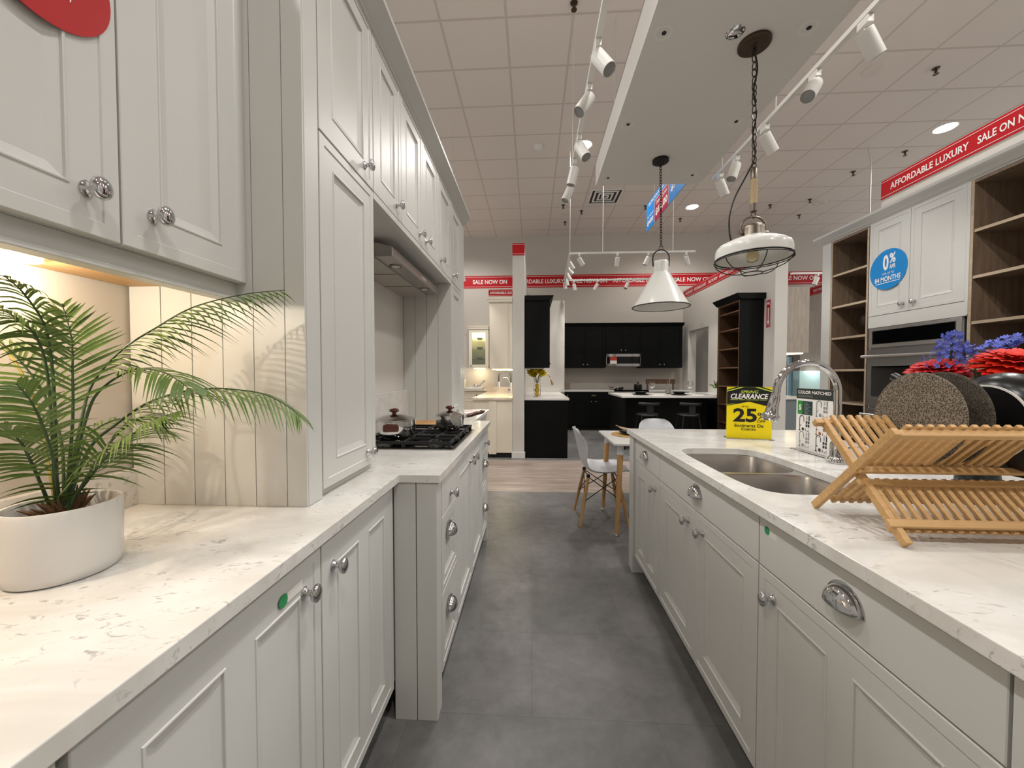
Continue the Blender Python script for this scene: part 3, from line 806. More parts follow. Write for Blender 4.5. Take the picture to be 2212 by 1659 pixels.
st = MB(); st.k = 1; st.rings(fr.at(.010, -.012, .0002), .032, .018, [(0, .0002)], back=-.0001)
st.k = 0; st.disc(fr, .0115, 0, .0008, 24)
st.build('green_sticker', [M['green_sticker'], M['trim']], idr)['label'] = 'small green dot sticker with white strip'
ne = thing('base_cabinet', 'white island cabinet nearest the viewer, cut off by the lower right edge', 'cabinet', (.95, .2, 0))
carcass(ne, IF + .021, 1.24, -.66, .541, .105, .888); carcass(ne, IF + .085, 1.2, -.66, .541, 0, .105, M['gap'], 'toe_kick')
carcass(ne, IF, IF + .02, .49, .541, .112, .874, name='filler_strip', bev=.001)
drawer(ne, face_mx(IF, .487, .738), .6, .136); door(ne, face_mx(IF, .487, .112), .6, .622)
en = thing('island_end_panel', 'white end panel with corner post and foot closing the far end of the island', 'panel', (1.0, 2.47, 0))
e = MB(); e.box(IF - .012, IF + .085, 2.443, 2.535, 0, .888); e.build('corner_post', M['paint'], en, bev=.002)
e = MB(); e.box(IF + .085, 1.66, 2.49, 2.51, .105, .888); e.build('end_board', M['paint'], en)
e = MB(); e.box(1.66, 1.70, 2.443, 2.535, 0, .888); e.build('corner_post', M['paint'], en, bev=.002)
bk = MB(); bk.box(1.245, 1.665, -.66, 2.44, 0.105, .888); bk.box(1.245, 1.60, -.66, 2.44, 0, .105)
tag(bk.build('island_back_unit', M['paint']), 'white back half of the island carrying the worktop overhang on the far side', 'cabinet')

# tap
tx, ty = 1.253, 1.612
tp = thing('kitchen_tap', 'tall chrome gooseneck kitchen tap with pull-down spray head beside the sink', 'tap', (tx, ty, .92))
b = MB(); b.lathe([(0, .0005), (.031, .0005), (.033, .004), (.033, .009), (.030, .013), (.031, .017), (.027, .023), (.023, .027), (.0235, .075), (.0215, .083), (.0165, .09), (.0145, .10), (0, .10)], (tx, ty, .92), n=32)
b.build('tap_base', M['chrome'], tp, smooth=50)
for i in range(18):
    pass
bd = MB()
for i in range(22):
    a = 2 * pi * i / 22; bd.ball((tx + .0325 * cos(a), ty + .0325 * sin(a), .9335), .0042, n=8, m=6)
bd.build('beaded_ring', M['chrome'], tp, smooth=60)
R = .1215; acx = tx - R; az = 1.213
path = [(tx, ty, 1.01), (tx, ty, 1.10), (tx, ty, az)] + [(acx + R * cos(t), ty, az + R * sin(t)) for t in [pi * i / 24 for i in range(1, 25)]] + [(acx - R - .004, ty, az - .012)]
nk = MB(); nk.tube(path, .0142, 16); nk.build('gooseneck', M['chrome'], tp, smooth=50)
h0 = Vector((acx - R - .004, ty, az - .010)); hd = Vector((-.20, 0, -1)).normalized()
sh = MB(); sh.lathe([(0, 0), (.0165, 0), (.0175, .003), (.0165, .008), (.0185, .012), (.021, .05), (.024, .078), (.0285, .086), (.031, .092), (.031, .098), (.0275, .101), (.030, .106), (.026, .112), (0, .113)], h0, hd, 28)
sh.build('spray_head', M['chrome'], tp, smooth=45)
bd = MB(); ref = hd.orthogonal().normalized(); r2 = hd.cross(ref)
for i in range(20):
    a = 2 * pi * i / 20; bd.ball(h0 + hd * .089 + (ref * cos(a) + r2 * sin(a)) * .0295, .0036, n=8, m=6)
bd.build('beaded_ring', M['chrome'], tp, smooth=60)
lv = MB(); lv.tube([(tx + .02, ty, .975), (tx + .045, ty, .98), (tx + .10, ty - .01, .995)], [.007, .006, .0075], 10); lv.build('lever', M['chrome'], tp, smooth=50)

# yellow clearance sign
U = Vector((.976, -.218, 0)).normalized(); N = U.cross(Vector((0, 0, 1)))
ys_ = thing('clearance_sign', 'yellow and black SPRING CLEARANCE 25% OFF sign standing on the island worktop', 'sign', (1.226, 2.19, .92))
W_, H_ = .226, .2935; f0 = Fr((1.114, 2.216, .9205), U, (0, 0, 1))
ORGN = f0
b = MB(); b.fbox(f0, 0, W_, 0.003, H_, -.003, 0); b.build('card', M['yellow'], ys_)
ac = MB(); ac.fbox(f0, -.003, W_ + .003, 0, .003, -.06, .03); ac.fbox(f0, -.003, W_ + .003, .003, H_ + .004, -.006, -.0035); ac.build('acrylic_stand', M['acrylic'], ys_)
px = lambda x, y: ((x - 100) / 1160 * W_, (1545 - y) / 1355 * (H_ - .003) + .003)
def poly_(mb, pts, n): mb.ngon(f0, [px(*q) for q in pts], n)
pr = MB()
pr.k = 0; poly_(pr, [(102, 695), (680, 578), (1258, 720), (1258, 192), (102, 192)], .0006)
pr.k = 1; poly_(pr, [(102, 195), (330, 195), (102, 268)], .0010); poly_(pr, [(1258, 195), (1030, 195), (1258, 268)], .0010)
pr.k = 2
poly_(pr, [(102, 292), (440, 198), (540, 198), (102, 320)], .0010); poly_(pr, [(1258, 292), (920, 198), (820, 198), (1258, 320)], .0010)
poly_(pr, [(102, 662), (330, 622), (250, 645), (102, 676)], .0010)
for a, c in ((195, 390), (415, 570), (600, 930), (950, 1125)): poly_(pr, [(a, 522), (c, 522), (c, 536), (a, 536)], .0010)
pr.build('printed_bands', [M['blackp'], M['yellow'], M['lime']], ys_)
def wr_(s, x0, x1, ya, yb, bold, shear=0.0, m='blackp'):
    bold *= .55
    (u0, v0), (u1, v1) = px(x0, yb), px(x1, ya); k = MB(); write(k, s, f0, u0, u1, v0, v1, .0014, bold, shear)
    k.build('lettering', M[m], ys_)
wr_('SPRING', 455, 915, 280, 358, .03, .25, 'lime')
wr_('CLEARANCE', 198, 1165, 368, 505, .055, .2, 'white')
wr_('UP TO', 485, 662, 692, 732, .02)
wr_('25', 270, 882, 755, 1118, .055); wr_('%', 895, 1100, 865, 1040, .01); wr_('OFF', 890, 1100, 1058, 1122, .02)
wr_('Encimeras De', 310, 1050, 1170, 1255, .03); wr_('Cuarzo', 485, 862, 1265, 1340, .03)

# hardware leaflet stand, faces -X
hs = thing('hardware_sign', 'white COLOR MATCHED HARDWARE card with small tap drawings standing behind the tap', 'sign', (1.30, 1.80, .92))
f0 = Fr((1.30, 1.922, .9205), (0, -1, 0), (0, 0, 1)); W_, H_ = .232, .2975
b = MB(); b.fbox(f0, 0, W_, .003, H_, -.003, 0); b.build('card', M['white'], hs)
ac = MB(); ac.fbox(f0, -.003, W_ + .003, 0, .003, -.06, .03); ac.fbox(f0, -.003, W_ + .003, .003, H_ + .003, -.006, -.0035); ac.build('acrylic_stand', M['acrylic'], hs)
def R_(mb, u0, u1, v0, v1, n=.0006): mb.ngon(f0, [(u0 * W_, v0 * H_), (u1 * W_, v0 * H_), (u1 * W_, v1 * H_), (u0 * W_, v1 * H_)], n)
pb = MB(); pb.k = 0; R_(pb, 0, 1, .835, 1); pb.k = 1; R_(pb, .04, .18, .58, .80); pb.k = 2; R_(pb, .18, .46, .58, .80); pb.k = 3
for i in range(9): R_(pb, .23, .33 + .10 * ((i * 37 % 7) / 7), .765 - i * .021, .772 - i * .021, .001)
pb.build('printed_bands', [M['charcoal'], M['greenp'], M['teal_p'], M['greyp']], hs)
for s_, a, b_, c_, d_, bo_, m_ in (('COLOR MATCHED', .05, .93, .915, .965, .025, 'white'), ('5', .075, .15, .645, .735, .05, 'white'), ('HARDWARE', .05, .47, .86, .892, 0, 'greyp')):
    L = MB(); write(L, s_, f0, a * W_, b_ * W_, c_ * H_, d_ * H_, .001, bo_); L.build('lettering', M[m_], hs)
TAPM = [M['charcoal'], M['greyp'], pm('copper_print', '9a6240', rough=.5)]
def icon(u, v, k, s=1.0):
    ic_ = MB()
    def arc(cu, cv, r, a0, a1, wd):
        pts = [(cu + r * cos(a0 + (a1 - a0) * i / 14), cv + r * sin(a0 + (a1 - a0) * i / 14)) for i in range(15)]
        inn = [(cu + (r - wd) * cos(a0 + (a1 - a0) * i / 14), cv + (r - wd) * sin(a0 + (a1 - a0) * i / 14)) for i in range(15)]
        for i in range(14): ic_.ngon(f0, [pts[i], pts[i + 1], inn[i + 1], inn[i]], .0008)
    u *= W_; v *= H_
    rr = lambda a, b, c, d: ic_.ngon(f0, [(u + a, v + c), (u + b, v + c), (u + b, v + d), (u + a, v + d)], .0008)
    rr(0, .004, -.035, .022); arc(u + .016, v + .022, .016, pi, 0, .004); rr(.028, .032, .008, .022); rr(-.003, .008, -.038, -.033); rr(.004, .012, -.014, -.010)
    ic_.ngon(f0, [(u + .024 + .008 * cos(2 * pi * i / 14), v - .028 + .008 * sin(2 * pi * i / 14)) for i in range(14)], .0008)
    rr(.042, .053, .0, .012); rr(.056, .066, .0, .012); rr(.042, .053, -.016, -.004); rr(.056, .066, -.016, -.004); rr(.045, .047, .016, .036); rr(.051, .053, .018, .034); rr(.060, .067, .014, .038)
    rr(.038, .044, -.034, -.030); rr(.040, .042, -.034, -.022); rr(.050, .058, -.036, -.033); rr(.062, .064, -.036, -.024)
    ic_.build('tap_drawing', TAPM[k], hs)
icon(.10, .44, 0); icon(.56, .42, 2); icon(.10, .18, 1); icon(.56, .17, 0); icon(.56, .70, 1)

# ------------------------------------------------------------------ bamboo dish rack
RX0, RX1 = .772, 1.262
rk = thing('dish_rack', 'folding bamboo dish rack with crossed legs on the island worktop', 'dish rack', ((RX0 + RX1) / 2, .935, .92))
An, Af = Vector((0, .838, 1.166)), Vector((0, 1.063, .9275))     # leg A: near top to far foot
Bn, Bf = Vector((0, .823, .9275)), Vector((0, 1.060, 1.164))     # leg B: near foot to far top
def at_x(v, x): return Vector((x, v.y, v.z))
for x in (RX0, RX1 - .002):
    l = MB(); l.bar(at_x(An, x), at_x(Af, x), .013, .019, up=(0, 1, 1)); l.build('leg', M['bamboo'], rk, bev=.002)
    x2 = x + (.0145 if x < 1 else -.0145)
    l = MB(); l.bar(at_x(Bn, x2), at_x(Bf, x2), .013, .019, up=(0, -1, 1)); l.build('leg', M['bamboo'], rk, bev=.002)
cr = Vector((0, .946, 1.049))
def rail(a, w=.019, t=.012, up=(0, 0, 1), x0=RX0 - .004, x1=RX1 + .006, nm='rail'):
    k = MB(); k.bar((x0, a.y, a.z), (x1, a.y, a.z), w, t, up=up); return k.build(nm, M['bamboo'], rk, bev=.002)
nA = Vector((0, .727, .686)); nB = Vector((0, -.706, .708))      # normals of the wings
rail(An + Vector((0, .006, -.008)), .014, .017, nA); rail(Bf + Vector((0, -.006, -.008)), .014, .017, nB, x0=RX0 - .012)
rail(cr + Vector((0, -.022, .012)), .010, .016, nA); rail(cr + Vector((0, -.022, -.018)), .016, .010, nB); rail(cr + Vector((0, .02, .012)), .010, .016, nB, x0=RX0 + .02)
lowB = Bn.lerp(Bf, .13); rail(lowB + nB * .008, .018, .010, nB); rail(lowB - nB * .012 + Vector((0, 0, -.004)), .014, .008, nB, x0=RX0 + .01)
lowA = Af.lerp(An, .13); rail(lowA, .016, .010, nA, x0=RX0 + .02)
def wing(a, b, off, n, x0, cnt, step, nm='slat_wing'):
    k = MB()
    for i in range(cnt):
        x = x0 + i * step
        k.bar(at_x(a, x) + off, at_x(b, x) + off, .0105, .0085, up=n)
    return k.build(nm, M['bamboo'], rk, bev=.0012)
N_ = 21; stp = .0221
wing(cr.lerp(An, .12), An.lerp(cr, -.035), nA * .011, nA, RX0 + .030, N_, stp)
wing(cr.lerp(Bf, .12), Bf.lerp(cr, -.03), nB * .011, nB, RX0 + .034, N_, stp)
wing(cr.lerp(Bn, .15), Bn.lerp(Bf, .09), -nB * .003, nB, RX0 + .034, N_, stp)
wing(cr.lerp(Af, .15), Af.lerp(An, .09), -nA * .003, nA, RX0 + .030, N_, stp)

# things standing in the rack
def yz_disc(x, y, z, r, t, tilt=0): return Fr((x, y, z), (0, 1, 0), (0, 0, 1))
def mat_round(label, x, y, z, r, m):
    k = MB(); k.lathe([(0, -.003), (r - .002, -.003), (r, -.001), (r, .001), (r - .002, .003), (0, .003)], (x, y, z), (-1, 0, .06), 56)
    o = k.build('placemat', m, smooth=40); tag(o, label, 'placemat')
    e = MB(); e.lathe([(r, -.002), (r + .0015, -.001), (r + .0015, .001), (r, .002)], (x, y, z), (-1, 0, .06), 56); e.build('stitched_rim', m, o)
mat_round('round speckled grey placemat standing foremost in the dish rack', .952, .985, 1.178, .112, M['trivet'])
mat_round('darker round placemat standing just behind the foremost one in the dish rack', 1.006, .985, 1.178, .113, M['trivet2'])
fp = thing('frying_pan', 'black frying pan standing on edge in the dish rack, pale ring on its base', 'pan', (1.11, .955, 1.05))
c0 = (1.085, .962, 1.172)
k = MB(); k.lathe([(0, 0), (.083, 0), (.088, .002), (.104, .016), (.116, .036), (.119, .048), (.117, .048), (.112, .036), (.10, .014), (.08, .005), (0, .005)], c0, (1, 0, 0), 64); k.build('pan_body', M['panblack'], fp, smooth=40)
k = MB(); k.lathe([(.085, -.0006), (.089, -.0002), (.089, .0024), (.085, .0004)], c0, (1, 0, 0), 64); k.build('base_ring', M['trim'], fp, smooth=40)['label'] = 'pale bare metal ring'
k = MB(); k.tube([(1.125, 1.075, 1.20), (1.13, 1.13, 1.225), (1.14, 1.25, 1.28)], [.012, .011, .013], 10); k.build('handle', M['panblack'], fp, smooth=50)
fp2 = thing('frying_pan', 'second black pan behind the pale-ringed one in the dish rack, at the picture edge', 'pan', (1.18, .955, 1.05))
k = MB(); k.lathe([(0, 0), (.08, 0), (.085, .002), (.105, .016), (.117, .036), (.12, .045), (.118, .045), (.112, .034), (.095, .014), (.075, .005), (0, .005)], (1.165, .965, 1.165), (1, 0, 0), 56); k.build('pan_body', M['panblack'], fp2, smooth=40)

# ------------------------------------------------------------------ flowers behind the rack
va = thing('flower_vase', 'dark glass vase holding red and violet artificial flowers behind the dish rack', 'vase', (1.34, 1.20, .92))
VX, VY = 1.34, 1.20
k = MB(); k.lathe([(0, .0005), (.045, .0005), (.05, .01), (.046, .06), (.034, .14), (.036, .19), (.044, .215), (.041, .215), (.033, .19), (.031, .14), (.04, .06), (0, .02)], (VX, VY, .92), n=32); k.build('vase_body', pm('smoked_glass', '3a4040', rough=.08, trans=.6), va, smooth=50)
def bloom(label, c, axis, R0, m, seed):
    rn = random.Random(seed); ax = Vector(axis).normalized()
    a = ax.orthogonal().normalized(); b_ = ax.cross(a); c = Vector(c)
    o = MB(); o.tube([(VX, VY, .98), Vector((VX, VY, 1.10)).lerp(c, .3), c - ax * .02], .003, 6)
    root = o.build('flower', M['stem'], smooth=50); tag(root, label, 'flower', None)
    k = MB()
    for layer, (rad, cnt, el, z0) in enumerate([(R0, 26, -.42, -.004), (R0 * .97, 24, -.18, -.002), (R0 * .88, 22, .10, .0), (R0 * .74, 20, .38, .002), (R0 * .56, 18, .7, .004), (R0 * .36, 14, 1.05, .006)]):
        for i in range(cnt):
            t = 2 * pi * (i + .5 * (layer % 2)) / cnt + rn.uniform(-.05, .05); e = el + rn.uniform(-.08, .08); rr = rad * rn.uniform(.92, 1.05)
            d = a * cos(t) + b_ * sin(t); s = ax.cross(d)
            vs = []; wmax = R0 * .125
            for q, (u, wq) in enumerate([(0.08, .35), (.35, .8), (.68, 1.0), (.9, .8), (1.0, .25)]):
                pos = c + ax * z0 + d * rr * u * cos(e * (1 - .35 * u)) + ax * rr * u * sin(e * (1 - .45 * u))
                vs += [pos - s * wmax * wq + ax * .0012, pos - ax * .0012, pos + s * wmax * wq + ax * .0012]
            fs = []
            for q in range(4):
                A = 3 * q; fs += [(A, A + 1, A + 4, A + 3), (A + 1, A + 2, A + 5, A + 4)]
            k.add(vs, fs)
    k.build('petals', m, root, smooth=70, recalc=False)
    k = MB(); k.ball(c + ax * .012, .014, n=12, m=8); k.build('flower_centre', m, root, smooth=60)
bloom('left crimson gerbera of the vase, low above the speckled placemats', (1.262, 1.245, 1.300), (-.34, -.22, .91), .078, M['gerbera2'], 1)
bloom('right orange-red gerbera of the vase, largest flower above the black pan', (1.335, 1.115, 1.322), (-.12, -.34, .93), .090, M['gerbera'], 2)
def spike(label, p0, p1, R0, seed):
    rn = random.Random(seed); p0 = Vector(p0); p1 = Vector(p1)
    o = MB(); o.tube([(VX, VY, .98), (VX, VY, 1.12), p0, p1], .0028, 6); root = o.build('flower', M['stem'], smooth=50); tag(root, label, 'flower')
    k = MB(); d = (p1 - p0)
    for i in range(150):
        u = rn.random() ** .9; c = p0 + d * u; r = R0 * (1 - .72 * u) * rn.uniform(.3, 1)
        t = rn.uniform(0, 2 * pi); q = d.normalized().orthogonal(); q2 = d.normalized().cross(q)
        c2 = c + (q * cos(t) + q2 * sin(t)) * r
        n = (c2 - c).normalized() if r > 1e-5 else q
        x = n.orthogonal().normalized(); y = n.cross(x); s = rn.uniform(.006, .0095)
        for m_ in range(5):
            al = 2 * pi * m_ / 5 + t; dd = x * cos(al) + y * sin(al); ss = n.cross(dd)
            k.add([c2, c2 + dd * s * .6 + ss * s * .32 + n * s * .25, c2 + dd * s + n * s * .5, c2 + dd * s * .6 - ss * s * .32 + n * s * .25], [(0, 1, 2, 3)])
    k.build('blossom_spike', M['bluefl'], root, smooth=70, recalc=False)
spike('upright violet-blue blossom spike of the vase, pointing up in front of the oven', (1.29, 1.235, 1.315), (1.283, 1.225, 1.415), .050, 5)
spike('violet-blue blossom spike of the vase leaning right toward the open shelves', (1.31, 1.19, 1.335), (1.405, 1.165, 1.395), .036, 6)
# ------------------------------------------------------------------ right wall units (faces at X = 3.0)
RX = 3.0
def shelf_tower(name, label, y0, y1, zs, zb=.10, ztop=2.606, edge=None, wood=None, back=None, face=RX, depth=.54, outer=None):
    t = thing(name, label, 'shelving', (face + depth / 2, (y0 + y1) / 2, 0))
    wood = wood or M['shelfwood']; edge = edge or M['shelfedge']
    MB().box(face + depth - .012, face + depth - .002, y0 + .018, y1 - .018, zb, ztop).build('back_board', wood, t)
    for a, b in ((y0, y0 + .018), (y1 - .018, y1)):
        sd = MB().box(face, face + depth - .002, a, b, 0, ztop).build('side_board', outer or wood, t)
        MB().box(face - .001, face + .001, a, b, .0, ztop).build('side_edge', edge, sd)
    for z in zs:
        s_ = MB().box(face + .006, face + depth - .013, y0 + .0185, y1 - .0185, z - .02, z).build('shelf', wood, t)
        MB().box(face + .004, face + .0065, y0 + .0185, y1 - .0185, z - .02, z).build('shelf_edge', edge, s_)
    MB().box(face, face + depth - .013, y0 + .0185, y1 - .0185, ztop - .02, ztop).build('top_board', wood, t)
    return t
zs = [.12, .40, .705, 1.017, 1.334, 1.648, 1.957, 2.272]
shelf_tower('shelf_unit', 'tall open oak shelf unit left of the wall oven, holding wine glasses', 3.553, 3.978, zs)
shelf_tower('shelf_unit', 'tall open oak shelf unit right of the wall oven, behind the flowers', 1.95, 2.772, zs)
tag(MB().box(RX - .004, RX + .54, 3.98, 4.09, 0, 2.606).build('end_panel', M['paint'], bev=.002), 'white end panel closing the far side of the oak shelf units', 'panel')
oc = thing('oven_cabinet', 'white tall cabinet with two upper doors around the wall oven, blue 0% sticker', 'cabinet', (RX + .27, 3.16, 0))
k = MB(); k.box(RX + .02, RX + .54, 2.776, 2.794, 0, 2.606); k.box(RX + .02, RX + .54, 3.531, 3.549, 0, 2.606); k.box(RX + .52, RX + .54, 2.794, 3.531, .1, 2.606)
k.box(RX + .02, RX + .52, 2.794, 3.531, 1.70, 2.606); k.box(RX + .02, RX + .52, 2.794, 3.531, .1, .42)
k.build('carcass', M['paint'], oc)
MB().box(RX, RX + .0195, 2.78, 3.545, 1.692, 1.792).build('filler_board', M['paint'], oc, bev=.001)
d1 = door(oc, face_mx(RX, 3.547, 1.796), .360, .815, (.36 - .045, .065)); d2 = door(oc, face_mx(RX, 3.184, 1.796), .386, .815, (.045, .065))
door(oc, face_mx(RX, 3.547, .11), .766, .30)
MB().box(RX + .001, RX + .0195, 2.776, 2.797, 1.70, 2.61).build('stile', M['paint'], oc)
f0 = face_mx(RX - .0005, 3.368, 2.173)
MB().disc(f0, .168, 0, .0015, 56).build('round_sticker', M['blue'], d1)['label'] = 'blue round 0% APR sticker'
L = MB(); write(L, '0', f0, -.045, .006, -.005, .125, .0022, .03); write(L, '%', f0, .014, .068, .045, .128, .0022, .03); write(L, 'APR', f0, .014, .068, -.002, .034, .0022, .02)
write(L, 'FOR UP TO', f0, -.05, .055, -.042, -.024, .0022, .0); write(L, '84 MONTHS', f0, -.118, .112, -.098, -.056, .0022, .02)
L.ngon(f0, [(-.112, -.112), (.108, -.112), (.108, -.107), (-.112, -.107)], .0022)
L.build('sticker_lettering', M['white'], d1)
cm = MB()
prof = [(RX + .10, 2.608), (RX - .001, 2.608), (RX - .006, 2.616), (RX - .014, 2.622), (RX - .030, 2.640), (RX - .052, 2.662), (RX - .060, 2.672), (RX - .060, 2.692), (RX + .10, 2.692)]
cm.prism(Fr((0, 1.85, 0), (1, 0, 0), (0, 0, 1), (0, 1, 0)), prof, 0, 2.30)
tag(cm.build('crown_moulding', M['paint']), 'white crown moulding along the top of the oak shelf units and oven cabinet', 'moulding')
ov = thing('wall_oven', 'black and stainless double wall oven built into the white oven cabinet', 'oven', (RX + .2, 3.16, .42))
Y0, Y1 = 2.80, 3.527
k = MB(); k.box(RX + .012, RX + .48, Y0, Y1, .425, 1.69); k.build('oven_body', M['steel_dark'], ov)
fo = face_mx(RX + .012, Y1, .425); ow = Y1 - Y0
k = MB(); k.fbox(fo, 0, ow, 1.09, 1.262, 0, .02); k.build('control_panel', M['steel'], ov, bev=.003)
k = MB(); k.rings(fo.at(.035, 1.118, .0205), ow - .07, .122, [(0, 0), (.004, .001), (.006, .0006)]); k.build('display_glass', M['glass_black'], ov)
k = MB(); k.tube([fo.p(*q) for q in [(.037, 1.12, .022), (ow - .037, 1.12, .022), (ow - .037, 1.238, .022), (.037, 1.238, .022)]], .0025, 6, closed=True); k.build('display_frame', M['steel'], ov)
for z0, z1, nm in ((.58, 1.075, 'upper'), (.02, .565, 'lower')):
    k = MB(); k.fbox(fo, .004, ow - .004, z0, z1, 0, .035); dd = k.build('oven_door', M['steel_dark'], ov, bev=.004)
    k = MB(); k.rings(fo.at(.05, z0 + .08, .0352), ow - .10, z1 - z0 - .22, [(0, 0), (.004, .001), (.006, .0006)]); k.build('oven_glass', M['glass_black'], dd)
    k = MB(); k.tube([fo.p(*q) for q in [(.052, z0 + .082, .036), (ow - .052, z0 + .082, .036), (ow - .052, z1 - .142, .036), (.052, z1 - .142, .036)]], .003, 6, closed=True); k.build('glass_frame', M['steel'], dd)
    k = MB(); zz = z1 - .06; k.tube([fo.p(.0, zz, .075), fo.p(ow, zz, .075)], .013, 12)
    for u in (.04, ow - .04): k.fbox(fo, u - .009, u + .009, zz - .011, zz + .011, .03, .075)
    k.build('door_handle', M['steel'], dd, smooth=40)
# wine glasses in the left tower
def wineglass(name, label, x, y, z, H=.20, R0=.042, group=None, mat=None):
    k = MB(); s = H / .2
    k.lathe([(0, .0005), (.034 * s, .0005), (.033 * s, .0025), (.006 * s, .006), (.0035 * s, .015), (.0035 * s, .085 * s), (.012 * s, .092 * s), (R0 * .8, .115 * s), (R0, .145 * s), (R0 * .9, .185 * s), (R0 * .82, H), (R0 * .79, H), (R0 * .87, .185 * s), (R0 * .96, .146 * s), (R0 * .76, .118 * s), (.010 * s, .096 * s), (0, .094 * s)], (x, y, z), n=24)
    o = k.build(name, mat or M['glass'], smooth=50); return tag(o, label, 'glass', group)
wineglass('wine_glass', 'clear wine glass on the upper oak shelf left of the blue round sticker', RX + .17, 3.66, 1.9575, .18, .052)
wineglass('wine_glass', 'clear wine glass on the oak shelf one below, nearer the far end', RX + .17, 3.76, 1.6485, .20, .052)
wineglass('wine_glass', 'greenish wine glass half hidden by the oven cabinet edge on the lower oak shelf', RX + .25, 3.62, 1.6485, .22, .045, None, pm('greenish_glass', 'cfe0cf', rough=.03, trans=1.0, ior=1.3))

# ------------------------------------------------------------------ red banners
def banner(label, fr, L_, h, items, name='banner', t=.004, end=None):
    b = MB(); b.fbox(fr, 0, L_, 0, h, -t, 0); o = b.build(name, M['red']); tag(o, label, 'banner')
    s = MB()
    for v in (.10, .885): s.ngon(fr, [(0, v * h), (L_, v * h), (L_, (v + .022) * h), (0, (v + .022) * h)], .0008)
    s.build('white_stripes', M['white'], o)
    if items:
        for body, u0, u1, *vv in items:
            x = MB(); v0, v1 = vv or (.33, .67)
            write(x, body, fr, u0, u1, v0 * h, v1 * h, .0012, .022)
            x.build('lettering', M['white'], o)
    return o
bx0 = -4.0; it = []
def T(body, a, b): it.append((body, a - bx0, b - bx0))
T('AFFORDABLE LUXURY', -3.02, -1.70); T('SALE NOW ON', -1.466, -.624); T('AFFORDABLE LUXURY', -.46, .765); T('SALE NOW ON', .947, 1.799); T('AFFORDABLE LUXURY', 1.942, 3.20)
T('SALE NOW ON', 3.38, 4.24); T('AFFORDABLE LUXURY', 4.42, 5.66); T('SALE NOW ON', 5.83, 6.675)
banner('long red AFFORDABLE LUXURY, SALE NOW ON banner across the upper back wall', face_my(bx0, 9.245, 3.395), 11.2, .30, it)
f0 = face_mx(3.555, 4.09, 3.062); 
banner('red AFFORDABLE LUXURY, SALE ON NOW banner above the oak shelf units at right', f0, 2.6, .185, [('AFFORDABLE LUXURY', .10, .775), ('SALE ON NOW', .835, 1.245), ('AFFORDABLE LUXURY', 1.40, 2.1)])
f0 = face_mx(3.597, 9.24, 3.075); it = []
for i in range(3): it += [('SALE ON NOW', .15 + i * 1.13, .53 + i * 1.13), ('AFFORDABLE LUXURY', .60 + i * 1.13, 1.18 + i * 1.13)]
banner('red slanting banner along the top of the passage wall behind the caged pendant', f0, 3.42, .185, it)
banner('red banner end piece capping the passage wall next to the caged pendant', face_my(3.597, 5.815, 3.075), .19, .19, None)
banner('small red cap on top of the pale stub wall left of the black kitchen', face_my(-.305, 5.715, 3.078), .187, .182, None)
banner('small red AFFORDABLE LUXURY banner standing on top of the cream wall cabinet', face_my(-.672, 5.76, 2.478), .368, .10, [('AFFORDABLE LUXURY', .02, .62)][:0] + [('AFFORDABLE LUX', .02, .36)])
banner('red banner on the far right wall glimpsed beside the white end panel', face_mx(6.297, 9.2, 3.06), 1.9, .185, [('SALE ON NOW', .35, .75), ('AFFORDABLE LUXURY', .85, 1.45)])
# ------------------------------------------------------------------ cream kitchen, back left
c = thing('base_cabinet', 'cream peninsula base cabinet with a plain end panel left of the stub wall', 'cabinet', (-.6, 6.5, 0))
MB().box(-.90, -.305, 5.72, 7.5, .08, .885).build('carcass', M['cream'], c); MB().box(-.84, -.305, 5.76, 7.5, 0, .08).build('toe_kick', M['gap'], c)
MB().box(-.665, -.55, 5.705, 5.72, .06, .885).build('pilaster', M['cream'], c)
w = MB(); w.box(-.93, -.305, 5.69, 7.55, .885, .922); wtt = w.build('worktop', M['marble'], bev=.003); tag(wtt, 'speckled stone worktop on the cream peninsula carrying the black spring tap', 'worktop')
MB().box(-.92, -.34, 7.53, 7.55, .922, 1.03).build('backsplash', M['marble'], wtt)
t = thing('wall_cabinet', 'tall cream wall cabinet with plain end panel above the speckled peninsula', 'cabinet', (-.48, 6.3, 1.365))
MB().box(-.655, -.306, 5.75, 7.0, 1.365, 2.372).build('carcass', M['cream'], t)
MB().box(-.655, -.37, 5.745, 5.751, 1.37, 2.365).build('end_panel', M['cream'], t)
k = MB(); k.box(-.672, -.306, 5.735, 7.0, 2.372, 2.39); k.box(-.70, -.306, 5.715, 7.0, 2.425, 2.45); k.prism(Fr((0, 5.72, 0), (1, 0, 0), (0, 0, 1), (0, 1, 0)), [(-.665, 2.385), (-.306, 2.385), (-.306, 2.43), (-.69, 2.43)], 0, 1.2)
k.build('cornice', M['cream'], t)
MB().box(-.62, -.34, 5.80, 6.9, 1.352, 1.3645).build('light_strip', M['emit_soft'], t)['label'] = 'glowing light strip under the cabinet'
